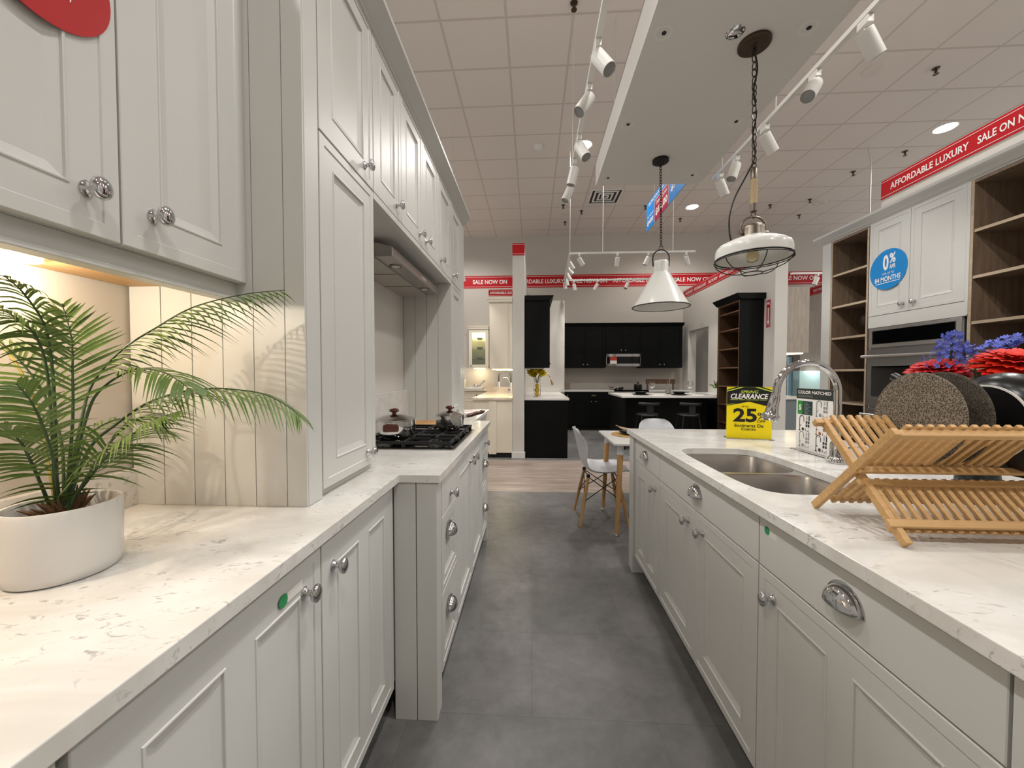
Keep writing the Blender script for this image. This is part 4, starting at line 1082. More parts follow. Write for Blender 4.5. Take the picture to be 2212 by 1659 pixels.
# glass-door cabinet on the back wall
t = thing('display_cabinet', 'cream glass-door wall cabinet, lit inside, with bowls on its glass shelves', 'cabinet', (-1.27, 9.07, 1.43))
x0, x1, y0 = -1.505, -1.04, 8.90
k = MB(); k.box(x0, x0 + .02, y0, 9.24, 1.43, 2.35); k.box(x1 - .02, x1, y0, 9.24, 1.43, 2.35); k.box(x0, x1, y0, 9.24, 1.43, 1.45); k.box(x0, x1, y0, 9.24, 2.33, 2.35); k.box(x0, x1, 9.22, 9.24, 1.43, 2.35)
k.build('carcass', M['cream'], t)
k = MB(); k.box(x0, x0 + .075, y0 - .02, y0 - .001, 1.435, 2.345); k.box(x1 - .075, x1, y0 - .02, y0 - .001, 1.435, 2.345); k.box(x0 + .075, x1 - .075, y0 - .02, y0 - .001, 1.435, 1.51); k.box(x0 + .075, x1 - .075, y0 - .02, y0 - .001, 2.27, 2.345)
dd = k.build('door', M['cream'], t, bev=.003)
MB().box(x0 + .075, x1 - .075, y0 - .012, y0 - .009, 1.51, 2.27).build('glass_pane', M['lightglass'], dd)
MB().lathe([(0, 0), (.010, .003), (.013, .016), (.012, .021), (0, .023)], (x0 + .045, y0 - .02, 1.485), (0, -1, 0), 14).build('knob', M['black'], dd, smooth=50)
for z in (1.63, 1.87, 2.10): MB().box(x0 + .021, x1 - .021, y0 + .03, 9.215, z, z + .008).build('glass_shelf', pm('shelf_glass%d' % int(z * 100), 'd8e8e0', rough=.03, trans=.92, ior=1.1), t)
MB().box(x0 + .05, x1 - .05, y0 + .05, y0 + .12, 2.318, 2.3295).build('light_strip', M['emit_soft'], t)['label'] = 'glowing strip inside the cabinet top'
k = MB(); k.box(x0 - .035, x1 + .01, y0 - .06, 9.24, 2.405, 2.425); k.prism(Fr((0, y0 - .04, 0), (1, 0, 0), (0, 0, 1), (0, 1, 0)), [(x0, 2.35), (x1, 2.35), (x1, 2.406), (x0 - .02, 2.406)], 0, .35); k.build('cornice', M['cream'], t)
MB().box(x0 + .1, x1 - .1, y0 + .06, 9.1, 1.418, 1.4295).build('under_light', M['emit_soft'], t)['label'] = 'glowing strip under the cabinet'
for z, lb in ((1.638, 'lowest'), (1.878, 'middle'), (2.108, 'topmost')):
    k = MB(); k.lathe([(0, .001), (.03, .001), (.035, .006), (.07, .03), (.085, .05), (.082, .05), (.066, .032), (.03, .012), (0, .010)], (-1.27, 9.07, z), n=24)
    tag(k.build('bowl', pm('grey_glaze_' + lb, '6e7a78', rough=.2), smooth=50), 'grey bowl on the %s glass shelf of the lit display cabinet' % lb, 'bowl')
def back_base(label, x0, x1, mat, pull_mat, cols, y=8.65, kn=True):
    t = thing('base_cabinet', label, 'cabinet', ((x0 + x1) / 2, (y + 9.24) / 2, 0))
    MB().box(x0, x1, y, 9.24, .10, .885).build('carcass', mat, t); MB().box(x0, x1, y + .06, 9.2, 0, .10).build('toe_kick', M['gap'], t)
    for a, b, kind in cols:
        fd = face_my(a + .003, y - .02, .11); wv = b - a - .006
        def hw(par, u, v, sq=False):
            k = MB()
            if sq: k.fbox(fd, u - .05, u + .05, v - .012, v + .012, 0, .024)
            else: k.lathe([(0, 0), (.010, .003), (.014, .018), (0, .022)], fd.p(u, v, 0), (0, -1, 0), 12)
            k.build('cup_pull' if sq else 'knob', pull_mat, par, smooth=50)
        k = MB(); k.rings(fd.at(0, .605), wv, .165, [(0, -.001), (.001, 0), (.035, 0), (.037, -.005)], back=-.02); d_ = k.build('drawer', mat, t); hw(d_, wv / 2, .69, kind == 'cup')
        n = 2 if wv > .55 else 1
        for j in range(n):
            k = MB(); k.rings(fd.at(j * wv / n + .001, 0), wv / n - .002, .60, [(0, -.001), (.001, 0), (.055, 0), (.057, -.006)], back=-.02); d_ = k.build('door', mat, t)
            hw(d_, wv / 2 + (-.05 if j == 0 else .05) if n == 2 else .06, .55)
    return t
back_base('cream base cabinet with black knobs at the back, under the lit display cabinet', -1.62, -.96, M['cream'], M['black'], [(-1.62, -.96, 'knob')])
tag(MB().box(-1.62, -.94, 8.60, 9.24, .886, .92).build('worktop', M['marble'], bev=.003), 'speckled stone worktop at the back under the lit display cabinet', 'worktop')
rg = thing('range_cooker', 'white and black range cooker at the far left back, half hidden by the dresser', 'cooker', (-2.02, 8.9, 0))
MB().box(-2.39, -1.63, 8.62, 9.22, 0, .90).build('cooker_body', M['steel'], rg); MB().box(-2.39, -1.63, 8.60, 8.62, .14, .70).build('oven_door', M['glass_black'], rg); MB().box(-2.39, -1.63, 8.62, 9.1, .9, .93).build('hob_top', M['glass_black'], rg)
MB().box(-2.39, -1.63, 8.95, 9.2, .931, 1.16).build('control_panel', M['whitep'], rg)
for x in (-1.72, -1.82): MB().lathe([(0, 0), (.03, 0), (.026, .03), (0, .03)], (x, 8.949, 1.06), (0, -1, 0), 16).build('control_knob', M['black'], rg, smooth=40)
k = MB(); k.box(-1.56, -1.16, 8.72, 8.98, .9205, .975); tag(k.build('casserole_box', M['whitep'], bev=.01), 'white rectangular dish on the back worktop under the display cabinet', 'dish')
k = MB(); k.tube([(-1.42, 8.86, .976), (-1.38, 8.86, 1.02), (-1.25, 8.86, 1.00), (-1.16, 8.86, 1.10), (-1.13, 8.86, 1.14)], [.02, .028, .02, .02, .035], 10)
k.ball((-1.35, 8.86, 1.0), .06, .05, .035); tag(k.build('metal_ornament', M['chrome'], smooth=50), 'shiny curved metal piece on the white rectangular dish at the back', 'ornament')
st_ = thing('kitchen_tap', 'black spring-neck kitchen tap on the speckled cream peninsula', 'tap', (-.365, 6.35, .922))
MB().lathe([(0, .0005), (.028, .0005), (.028, .02), (.017, .03), (.017, .22), (0, .22)], (-.365, 6.35, .922), n=16).build('tap_base', M['chrome'], st_, smooth=40)
k = MB(); k.tube([(-.365, 6.35, 1.14), (-.365, 6.35, 1.24)] + [(-.465 + .10 * cos(t), 6.35, 1.24 + .11 * sin(t)) for t in [pi * i / 14 for i in range(1, 15)]] + [(-.566, 6.35, 1.15)], .013, 10); k.build('spring_neck', M['black'], st_, smooth=50)
k = MB(); k.tube([(-.566, 6.35, 1.16), (-.57, 6.35, 1.10), (-.57, 6.35, 1.05)], [.014, .02, .022], 12); k.build('spray_head', M['chrome'], st_, smooth=50)
k = MB(); k.tube([(-.365, 6.35, 1.12)] + [(-.46 + .06 * cos(t), 6.35, 1.17 + .06 * sin(t)) for t in [pi * i / 10 for i in range(0, 11)]] + [(-.54, 6.35, 1.15)], .006, 8); k.build('support_arm', M['chrome'], st_, smooth=50)
k = MB(); k.tube([(-.365, 6.35, 1.0), (-.41, 6.33, 1.03)], .008, 8); k.build('lever', M['black'], st_, smooth=50)

# ------------------------------------------------------------------ black kitchen: sink run against the stub wall
t = thing('base_cabinet', 'black base cabinet run with a plain end panel against the stub wall', 'cabinet', (.2, 6.6, 0))
MB().box(-.108, .52, 5.765, 7.6, .09, .885).build('carcass', M['dark_cab'], t); MB().box(-.108, .46, 5.80, 7.6, 0, .09).build('toe_kick', M['gap'], t)
MB().box(-.108, .537, 5.748, 5.764, .0, .885).build('end_panel', M['dark_cab'], t)
for i, y in enumerate((5.77, 6.23, 6.69, 7.15)):
    k = MB(); k.rings(face_px(.54, y, .12), .452, .76, [(0, -.001), (.001, 0), (.055, 0), (.058, -.007)], back=-.02); d_ = k.build('door', M['dark_cab'], t)
    knob(d_, face_px(.54, y + (.40 if i % 2 == 0 else .05), .80), mat=M['steel'])
w = MB(); w.box(-.118, .56, 5.735, 7.618, .886, .922); wtt = w.build('worktop', M['white_top'], bev=.003); tag(wtt, 'white worktop on the black sink cabinets carrying the yellow flowers', 'worktop')
MB().box(-.118, .645, 7.595, 7.618, .9225, 1.02).build('backsplash', M['white_top'], wtt)
t = thing('wall_cabinet', 'black wall cabinet with end panel and cornice on the stub wall', 'cabinet', (.07, 6.2, 1.38))
MB().box(-.118, .245, 5.77, 6.7, 1.395, 2.46).build('carcass', M['dark_cab'], t); MB().box(-.118, .262, 5.75, 5.769, 1.38, 2.44).build('end_panel', M['dark_cab'], t)
k = MB(); k.prism(Fr((0, 5.72, 0), (1, 0, 0), (0, 0, 1), (0, 1, 0)), [(-.118, 2.40), (.265, 2.40), (.32, 2.475), (-.118, 2.475)], 0, 1.0); k.build('cornice', M['dark_cab'], t)
MB().box(-.10, .18, 5.80, 6.6, 1.366, 1.394).build('light_rail', M['trim'], t)
k = MB(); k.rings(face_px(.265, 5.772, 1.40), .46, .985, [(0, -.001), (.001, 0), (.055, 0), (.058, -.007)], back=-.018); d_ = k.build('door', M['dark_cab'], t); knob(d_, face_px(.265, 6.18, 1.46), mat=M['steel'])
v = thing('glass_vase', 'clear glass vase filled with lemons beside the gold tap', 'vase', (.075, 5.95, .922))
k = MB(); k.lathe([(0, .001), (.045, .001), (.05, .01), (.06, .12), (.045, .25), (.05, .29), (.047, .29), (.041, .25), (.055, .12), (.044, .014), (0, .01)], (.075, 5.95, .922), n=24); k.build('vase_body', M['glass'], v, smooth=50)
for i, (dx, dy, dz) in enumerate([(0, 0, .05), (.015, .01, .115), (-.018, -.01, .115), (.0, .005, .18)]):
    k = MB(); k.ball((.075 + dx * .5, 5.95 + dy, .922 + dz), .033, .033, .038); o = k.build('lemon', M['lemon'], smooth=60)
    tag(o, ['bottom lemon inside the glass vase', 'right lemon of the middle pair in the glass vase', 'left lemon of the middle pair in the glass vase', 'topmost lemon inside the glass vase'][i] + ' beside the gold tap', 'lemon')
rn = random.Random(9)
for i, (dx, dz) in enumerate([(-.10, .40), (-.03, .44), (.04, .41), (.085, .38), (-.055, .37)]):
    c3 = Vector((.075 + dx, 5.95 + rn.uniform(-.04, .04), .922 + dz))
    k = MB(); k.tube([(.075 + dx * .15, 5.95, 1.15), (.075 + dx * .6, 5.95, 1.24), c3], .004, 6); root = k.build('flower', M['stem'], smooth=50)
    tag(root, 'yellow flower of the bunch in the lemon vase, %s' % ['leftmost and high', 'tallest in the middle', 'right of the tallest', 'rightmost and low', 'low on the left side'][i], 'flower')
    k = MB()
    for j in range(120):
        d = Vector((rn.gauss(0, 1), rn.gauss(0, 1), rn.gauss(0, .7))).normalized(); a = d.orthogonal().normalized(); b_ = d.cross(a); p0 = c3 + d * .012; p1 = c3 + d * rn.uniform(.045, .075)
        k.add([p0, p0.lerp(p1, .6) + a * .016, p1, p0.lerp(p1, .6) - a * .016], [(0, 1, 2, 3)])
    k.build('petals', M['yellowfl'], root, recalc=False)
g = thing('kitchen_tap', 'brushed gold gooseneck tap on the white worktop beside the yellow flowers', 'tap', (.09, 6.25, .922))
MB().lathe([(0, .0005), (.027, .0005), (.024, .03), (.016, .05), (.016, .12), (0, .12)], (.09, 6.25, .922), n=16).build('tap_base', M['gold'], g, smooth=40)
k = MB(); k.tube([(.09, 6.25, 1.03), (.09, 6.25, 1.17)] + [(.20 + .11 * cos(t), 6.25, 1.17 + .14 * sin(t)) for t in [pi - pi * i / 14 for i in range(1, 13)]], .011, 10); k.build('gooseneck', M['gold'], g, smooth=50)
k = MB(); k.tube([(.307, 6.25, 1.205), (.325, 6.25, 1.16), (.338, 6.25, 1.11)], [.012, .017, .022], 12); k.build('spray_head', M['gold'], g, smooth=50)

# ------------------------------------------------------------------ black kitchen: back wall
def dark_upper(label, x0, x1, z0, z1, doors, y=8.90):
    t = thing('wall_cabinet', label, 'cabinet', ((x0 + x1) / 2, (y + 9.24) / 2, z0))
    MB().box(x0, x1, y, 9.24, z0, z1).build('carcass', M['dark_cab'], t)
    n = doors; wv = (x1 - x0) / n
    for j in range(n):
        k = MB(); k.rings(face_my(x0 + j * wv + .002, y - .02, z0 + .003), wv - .004, z1 - z0 - .006, [(0, -.001), (.001, 0), (.058, 0), (.06, -.007)], back=-.019); d_ = k.build('door', M['dark_cab'], t)
        xk = x0 + j * wv + (wv - .05 if j % 2 == 0 else .05)
        MB().lathe([(0, 0), (.008, 0), (.007, .012), (.015, .018), (.013, .026), (0, .028)], (xk, y - .02, z0 + .08), (0, -1, 0), 14).build('knob', M['steel_lid'], d_, smooth=50)
    return t
dark_upper('black two-door wall cabinet left of the microwave on the back wall', .765, 1.705, 1.43, 2.40, 2)
dark_upper('short black two-door wall cabinet above the microwave', 1.709, 2.511, 1.76, 2.40, 2)
dark_upper('black two-door wall cabinet right of the microwave on the back wall', 2.515, 3.455, 1.43, 2.40, 2)
k = MB(); k.prism(Fr((.74, 0, 0), (0, 1, 0), (0, 0, 1), (1, 0, 0)), [(8.88, 2.401), (9.24, 2.401), (9.24, 2.47), (8.83, 2.47)], 0, 2.74)
tag(k.build('cornice', M['dark_cab']), 'black cornice along the top of the back wall cabinets', 'moulding')
mw = thing('microwave', 'stainless over-range microwave under the short black cabinet, red sticker on its door', 'microwave', (2.11, 9.05, 1.46))
MB().box(1.712, 2.508, 8.87, 9.23, 1.465, 1.755).build('microwave_body', M['steel'], mw, bev=.003)
d_ = MB().box(1.73, 2.49, 8.845, 8.869, 1.53, 1.69).build('door_glass', M['glass_black'], mw)
MB().box(1.715, 2.505, 8.835, 8.869, 1.692, 1.752).build('vent_strip', M['chrome'], mw); MB().box(1.715, 2.505, 8.835, 8.869, 1.468, 1.528).build('lower_trim', M['chrome'], mw)
k = MB(); k.k = 0; k.box(1.80, 1.955, 8.842, 8.8445, 1.60, 1.69); k.k = 1; k.box(1.80, 1.955, 8.842, 8.8445, 1.49, 1.60); k.build('energy_sticker', [M['mw_sticker'], M['white']], d_)
back_base('black base cabinet with brass cup pull at the back, left of the range', .66, 1.83, M['dark_cab'], M['gold'], [(.66, .94, 'knob'), (.95, 1.83, 'cup')], y=8.62)
tag(MB().box(.652, 1.845, 8.585, 9.24, .886, .92).build('worktop', M['white_top'], bev=.003), 'white worktop on the black base cabinet left of the range', 'worktop')
back_base('black base cabinet at the back right of the range, hidden behind the island', 2.63, 3.58, M['dark_cab'], M['gold'], [(2.63, 3.58, 'cup')], y=8.62)
tag(MB().box(2.615, 3.59, 8.585, 9.24, .886, .92).build('worktop', M['white_top'], bev=.003), 'white worktop at the back right of the range', 'worktop')
rg = thing('range_cooker', 'stainless range cooker between the black base cabinets below the microwave', 'cooker', (2.23, 8.9, 0))
MB().box(1.85, 2.61, 8.60, 9.22, .02, .90).build('cooker_body', M['steel'], rg, bev=.003); MB().box(1.86, 2.60, 8.57, 8.599, .16, .70).build('oven_door', M['steel_dark'], rg)
k = MB(); k.tube([(1.88, 8.53, .72), (2.58, 8.53, .72)], .012, 10); k.build('door_handle', M['chrome'], rg, smooth=50); MB().box(1.852, 2.608, 8.58, 9.2, .9, .93).build('hob_top', M['glass_black'], rg)
k = MB(); k.lathe([(0, .001), (.11, .001), (.13, .05), (.127, .05), (.10, .008), (0, .006)], (1.98, 8.80, .931), n=28)
k.tube([(1.86, 8.74, .97), (1.70, 8.62, 1.0)], .010, 8); tag(k.build('skillet', M['steel_lid'], smooth=45), 'shiny skillet with long handle on the left of the far range', 'pan')
p = thing('cooking_pot', 'small black lidded pot on the right of the far range', 'pot', (2.43, 8.80, .931))
MB().lathe([(0, .001), (.085, .001), (.09, .02), (.09, .10), (0, .10)], (2.43, 8.80, .931), n=24).build('pot_body', M['black'], p, smooth=40)
MB().lathe([(.093, .1), (.08, .12), (.012, .13), (.012, .15), (.022, .155), (.018, .175), (0, .176)], (2.43, 8.80, .931), n=24).build('lid', M['black'], p, smooth=40)
br = thing('serving_tray', 'brown framed tray stand on the worktop behind the black island', 'tray', (2.95, 8.9, .92))
for x in (2.66, 3.24): MB().box(x, x + .03, 8.88, 8.91, .9205, 1.16).build('leg', M['brownwood'], br)
MB().box(2.64, 3.29, 8.87, 8.92, 1.06, 1.17).build('tray_board', M['brownwood'], br)
k = MB(); k.box(.70, .90, 8.98, 9.0, .9205, 1.08); tag(k.build('toaster', M['greywood2'], bev=.01), 'small grey box standing at the left end of the far white worktop', 'box')

# ------------------------------------------------------------------ black island with stools
sb = thing('base_cabinet', 'black base cabinet with white top along the passage wall behind the bookcase', 'cabinet', (3.42, 7.3, 0))
MB().box(3.22, 3.585, 6.80, 7.85, 0, .885).build('carcass', M['dark_cab'], sb); MB().box(3.20, 3.595, 6.79, 7.87, .886, .92).build('worktop', M['white_top'], sb); MB().box(3.58, 3.597, 6.80, 7.87, .921, 1.03).build('backsplash', M['white_top'], sb)
t = thing('kitchen_island', 'black island with white worktop set for two, behind the dining table', 'island', (2.35, 6.98, 0))
MB().box(1.56, 3.05, 6.75, 7.50, .08, .885).build('carcass', M['dark_cab'], t); MB().box(1.60, 3.04, 6.80, 7.45, 0, .08).build('toe_kick', M['gap'], t)
MB().box(1.53, 1.58, 6.45, 7.52, 0, .885).build('end_panel', M['dark_cab'], t); MB().box(3.02, 3.06, 6.80, 7.52, 0, .885).build('end_panel', M['dark_cab'], t)
w = MB(); w.box(1.505, 3.07, 6.43, 7.55, .886, .922); tag(w.build('worktop', M['white_top'], bev=.003), 'white worktop of the black island carrying plates and wine glasses', 'worktop')
def stool(label, x):
    t = thing('bar_stool', label, 'stool', (x, 6.30, 0))
    k = MB(); k.lathe([(0, .60), (.17, .60), (.18, .615), (.17, .635), (0, .63)], (x, 6.32, 0), n=28); k.build('seat', M['black'], t, smooth=50)
    for sx in (-1, 1):
        for sy in (-1, 1):
            k = MB(); k.tube([(x + sx * .12, 6.32 + sy * .12, .61), (x + sx * .19, 6.32 + sy * .19, .002)], .010, 8); k.build('leg', M['black'], t, smooth=50)
    k = MB(); k.box(x - .05, x + .05, 6.155, 6.165, .60, .80); k.build('back_post', M['black'], t)
    k = MB(); k.tube([(x + .20 * sin(a), 6.32 - .18 * cos(a), .80) for a in [-1.0 + .2 * i for i in range(11)]], .012, 8, sx=2.2); k.build('backrest', M['black'], t, smooth=50)
    k = MB(); k.tube([(x + .165 * cos(a), 6.32 + .165 * sin(a), .25) for a in [2 * pi * i / 24 for i in range(24)]], .008, 8, closed=True); k.build('footrest', M['steel_dark'], t, smooth=50)
stool('left black bar stool at the black island, curved low backrest', 1.90); stool('right black bar stool at the black island, next to the brown shelves', 2.56)
for x, a in ((1.89, 'left'), (2.55, 'right')):
    k = MB(); k.lathe([(0, .001), (.08, .001), (.15, .016), (.148, .02), (.08, .006), (0, .006)], (x, 6.68, .922), n=32); tag(k.build('dinner_plate', M['black'], smooth=40), 'black dinner plate at the %s place setting on the black island' % a, 'plate')
    k = MB(); k.lathe([(0, .0005), (.07, .001), (.105, .05), (.102, .05), (.068, .008), (0, .006)], (x, 6.68, .9295), n=28); tag(k.build('bowl', M['black'], smooth=40), 'black bowl stacked on the %s dinner plate of the black island' % a, 'bowl')
    wineglass('wine_glass', 'clear wine glass beside the %s black plate on the island' % a, x + .23, 6.78, .9225, .24, .05)
    k = MB(); k.box(x + .19, x + .38, 6.56, 6.70, .9225, .927); tag(k.build('napkin', M['white'], bev=.002), 'folded white napkin right of the %s black plate' % a, 'napkin')
k = MB(); k.lathe([(0, .001), (.05, .001), (.055, .02), (.05, .11), (.025, .18), (.025, .23), (.035, .27), (.032, .27), (.022, .23), (.022, .18), (.046, .11), (.05, .02), (0, .008)], (2.47, 6.98, .9225), n=24); tag(k.build('carafe', M['glass'], smooth=50), 'clear glass carafe between the two place settings on the black island', 'carafe')
# tall brown-and-black bookcase against the passage wall
bc = shelf_tower('bookcase', 'tall black bookcase with brown shelves against the passage wall', 6.10, 6.76, [.16, .47, .78, 1.09, 1.40, 1.71, 2.02, 2.30], ztop=2.45, face=3.24, depth=.357, wood=M['brownwood'], edge=pm('brown_edge', '6a4e38', rough=.5), outer=M['brownwood'])
MB().box(3.238, 3.598, 6.078, 6.0985, 0, 2.455).build('end_panel', M['dark_cab'], bc); MB().box(3.238, 3.598, 6.761, 6.78, 0, 2.455).build('end_panel', M['dark_cab'], bc)
k = MB(); k.prism(Fr((0, 6.03, 0), (1, 0, 0), (0, 0, 1), (0, 1, 0)), [(3.235, 2.456), (3.598, 2.456), (3.598, 2.545), (3.165, 2.545), (3.165, 2.53)], .0, .80); k.build('cornice', M['dark_cab'], bc)
plt = thing('potted_plant', 'small green plant on the short worktop just behind the brown bookcase', 'plant', (3.42, 7.12, .922)); rn = random.Random(4)
MB().lathe([(0, .001), (.05, .001), (.06, .10), (.055, .10), (0, .08)], (3.42, 7.12, .9225), n=20).build('pot', M['pot'], plt, smooth=40)
k = MB()
for i in range(46):
    d = Vector((rn.gauss(0, .5), rn.gauss(0, .5), rn.uniform(.3, 1))).normalized(); p0 = Vector((3.42, 7.12, 1.01)); p1 = p0 + d * rn.uniform(.10, .20); s = d.orthogonal().normalized() * .022
    k.add([p0.lerp(p1, .45), p0.lerp(p1, .75) + s, p1, p0.lerp(p1, .75) - s], [(0, 1, 2, 3)]); k.tube([p0, p0.lerp(p1, .5)], .002, 4)
k.build('leaves', M['leaf'], plt, recalc=False)
# fire extinguisher arrow sign
f0 = face_mx(3.598, 6.02, 2.00)
k = MB(); k.k = 0; k.fbox(f0, 0, .10, 0, .42, -.001, .002); k.k = 1
for a, b, c_, d in ((.006, .094, .005, .009), (.006, .094, .411, .415), (.006, .010, .005, .415), (.090, .094, .005, .415)): k.ngon(f0, [(a, c_), (b, c_), (b, d), (a, d)], .0026)
k.ngon(f0, [(.038, .10), (.062, .10), (.062, .30), (.038, .30)], .0026); k.ngon(f0, [(.05, .02), (.08, .10), (.02, .10)], .0026)
write(k, 'FIRE', f0, .018, .082, .345, .385, .0026, .04)
tag(k.build('arrow_sign', [M['red'], M['white']]), 'red FIRE sign with white down arrow on the wall beside the bookcase', 'sign')

# ------------------------------------------------------------------ far right display seen past the pillar
t = thing('wall_cabinet', 'grey wood-grain wall cabinet hanging beyond the pale pillar', 'cabinet', (4.25, 6.5, 1.62))
MB().box(4.08, 4.43, 6.3, 7.1, 1.63, 2.685).build('carcass', M['greywood'], t); MB().box(4.09, 4.36, 6.32, 7.0, 1.612, 1.6295).build('light_strip', M['emit_soft'], t)['label'] = 'glowing light strip under the cabinet'
t = thing('tall_cabinet', 'darker grey wood tall cabinet behind the hanging grey wood cabinet', 'cabinet', (5.4, 7.6, 0))
MB().box(5.05, 5.7, 7.4, 7.95, 1.35, 2.47).build('upper_body', M['greywood2'], t); MB().box(5.05, 5.7, 7.4, 7.95, 0, 1.349).build('lower_body', M['aqua'], t)
t = thing('base_cabinet', 'blue-grey base cabinet beyond the pillar below the grey wood cabinet', 'cabinet', (4.4, 6.5, 0))
MB().box(4.02, 4.34, 6.2, 7.1, 0, .885).build('carcass', M['sage'], t)
tag(MB().box(4.0, 4.38, 6.17, 7.1, .886, .92).build('worktop', M['white_top']), 'white worktop on the blue-grey base cabinet beyond the pillar', 'worktop')
t = thing('cubby_shelf', 'narrow white cubby shelf beyond the pillar under the grey wood cabinet', 'shelving', (4.75, 7.6, .92))
MB().box(4.55, 5.04, 7.60, 7.68, 0, 1.62).build('back_board', M['slate'], t); MB().box(4.55, 4.57, 7.35, 7.6, .0, 1.62).build('side_board', M['greywood2'], t); MB().box(4.79, 4.81, 7.35, 7.6, .0, 1.62).build('side_board', M['slate'], t)
for z in (.95, 1.07, 1.19, 1.31, 1.43, 1.55): MB().box(4.571, 4.789, 7.36, 7.599, z, z + .012).build('shelf', M['trim'], t)

# ------------------------------------------------------------------ dining table and chairs
t = thing('dining_table', 'white rectangular dining table with beech legs behind the island', 'table', (1.05, 3.28, 0))
k = MB(); k.box(.632, 1.47, 2.945, 3.61, .727, .75); k.build('tabletop', M['whitep'], t, bev=.006)
for x, sx in ((.70, -1), (1.40, 1)):
    for y, sy in ((3.02, -1), (3.55, 1)):
        k = MB(); k.tube([(x, y, .648), (x + sx * .028, y + sy * .028, .022)], [.024, .016], 16); lg = k.build('leg', M['beech'], t, smooth=50)
        k = MB(); k.tube([(x - sx * .004, y - sy * .004, .727), (x, y, .645)], [.026, .0255], 16); k.build('leg_bracket', M['plastic_white'], lg, smooth=40)
        k = MB(); k.lathe([(0, 0), (.019, 0), (.019, .010), (.012, .022), (0, .022)], (x + sx * .028, y + sy * .028, .0005), n=16); k.build('levelling_foot', M['chrome'], lg, smooth=40)
def shell_chair(label, loc, rz):
    """built at the origin facing +X, then placed"""
    t = thing('dining_chair', label, 'chair', (0, 0, 0))
    prof = [(.235, .432, .165), (.225, .445, .18), (.19, .448, .20), (.10, .438, .222), (.0, .430, .232), (-.09, .432, .235), (-.15, .455, .232), (-.185, .50, .225), (-.205, .57, .212), (-.222, .65, .20), (-.238, .72, .185), (-.252, .77, .165), (-.262, .80, .13), (-.268, .815, .09)]
    n = 16; vs = []; fs = []
    for i, (x, z, w) in enumerate(prof):
        back = max(0, min(1, (z - .44) / .25)) if x < -.1 else 0
        for j in range(n + 1):
            u = -1 + 2 * j / n
            e = abs(u) ** 2.4
            lift = (.045 if i > 1 else .012) * e * (1 - back)
            fwd = .075 * e * back * (1.0 if z < .74 else .5)
            vs.append((x + fwd, u * w, z + lift))
    for i in range(len(prof) - 1):
        for j in range(n):
            a = i * (n + 1) + j
            fs.append((a, a + 1, a + n + 2, a + n + 1))
    k = MB(); k.add(vs, fs); o = k.build('seat_shell', M['plastic_white'], t, smooth=180, loc=None)
    md = o.modifiers.new('wall', 'SOLIDIFY'); md.thickness = .006; md.offset = 0
    md = o.modifiers.new('soft', 'SUBSURF'); md.levels = 1; md.render_levels = 1
    legs = {}
    for sx in (-1, 1):
        for sy in (-1, 1):
            a = Vector((-.02 + sx * .125, sy * .13, .405)); b = Vector((-.02 + sx * .205, sy * .205, .0015)); legs[(sx, sy)] = (a, b)
            k = MB(); k.tube([a, a.lerp(b, .4), b], [.0125, .016, .0105], 12); k.build('leg', M['beech'], t, smooth=50)
    br = MB()
    for sy in (-1, 1):
        br.tube([legs[(-1, sy)][0], legs[(1, sy)][0].lerp(legs[(1, sy)][1], .5)], .004, 6); br.tube([legs[(1, sy)][0], legs[(-1, sy)][0].lerp(legs[(-1, sy)][1], .5)], .004, 6)
    for sx in (-1, 1):
        br.tube([legs[(sx, -1)][0], legs[(sx, 1)][0].lerp(legs[(sx, 1)][1], .5)], .004, 6); br.tube([legs[(sx, 1)][0], legs[(sx, -1)][0].lerp(legs[(sx, -1)][1], .5)], .004, 6)
        br.tube([legs[(sx, -1)][0], legs[(sx, 1)][0]], .006, 6)
        for sy in (-1, 1): br.ball(legs[(sx, sy)][0] + Vector((0, 0, .008)), .018, n=10, m=6)
    br.build('wire_brace', M['blackwire'], t, smooth=50)
    t.location = loc; t.rotation_euler = (0, 0, rz); ORG[t.name] = Vector(loc)
    return t
ch = shell_chair('white moulded shell chair on beech legs at the left end of the table', (.625, 3.36, 0), 0.0)
dup(ch, (1.29, 3.80, 0), -pi / 2, 'white shell chair behind the table, only its rounded backrest showing over the island')
def setting(lbls, x, y):
    k = MB(); k.lathe([(0, .0005), (.17, .0005), (.175, .004), (.17, .008), (0, .009)], (x, y, .75), n=40); tag(k.build('placemat', M['wicker'], smooth=40), lbls[0], 'placemat')
    k = MB(); k.lathe([(0, .001), (.08, .001), (.135, .016), (.133, .02), (.08, .007), (0, .006)], (x + .03, y, .7595), n=40); tag(k.build('dinner_plate', M['black'], smooth=40), lbls[1], 'plate')
    k = MB(); vs = []; n = 14
    for i in range(n + 1):
        for j in range(3):
            u = i / n
            vs.append((x - .12 + .26 * u, y - .09 + .09 * j, .786 + .022 * (1 - u) ** 2 + .012 * max(0, 1 - u * 6) + .002 * sin(9 * u) + (.004 if j == 1 else 0)))
    k.add(vs, [(i * 3 + j, i * 3 + j + 1, i * 3 + j + 4, i * 3 + j + 3) for i in range(n) for j in range(2)])
    o = k.build('napkin', M['linen'], smooth=60); tag(o, lbls[2], 'napkin'); md = o.modifiers.new('cloth', 'SOLIDIFY'); md.thickness = .006
setting(('round woven placemat at the left end of the white dining table', 'black plate on the left woven placemat of the dining table', 'tan napkin on the black plate at the left end of the dining table'), .875, 3.36)
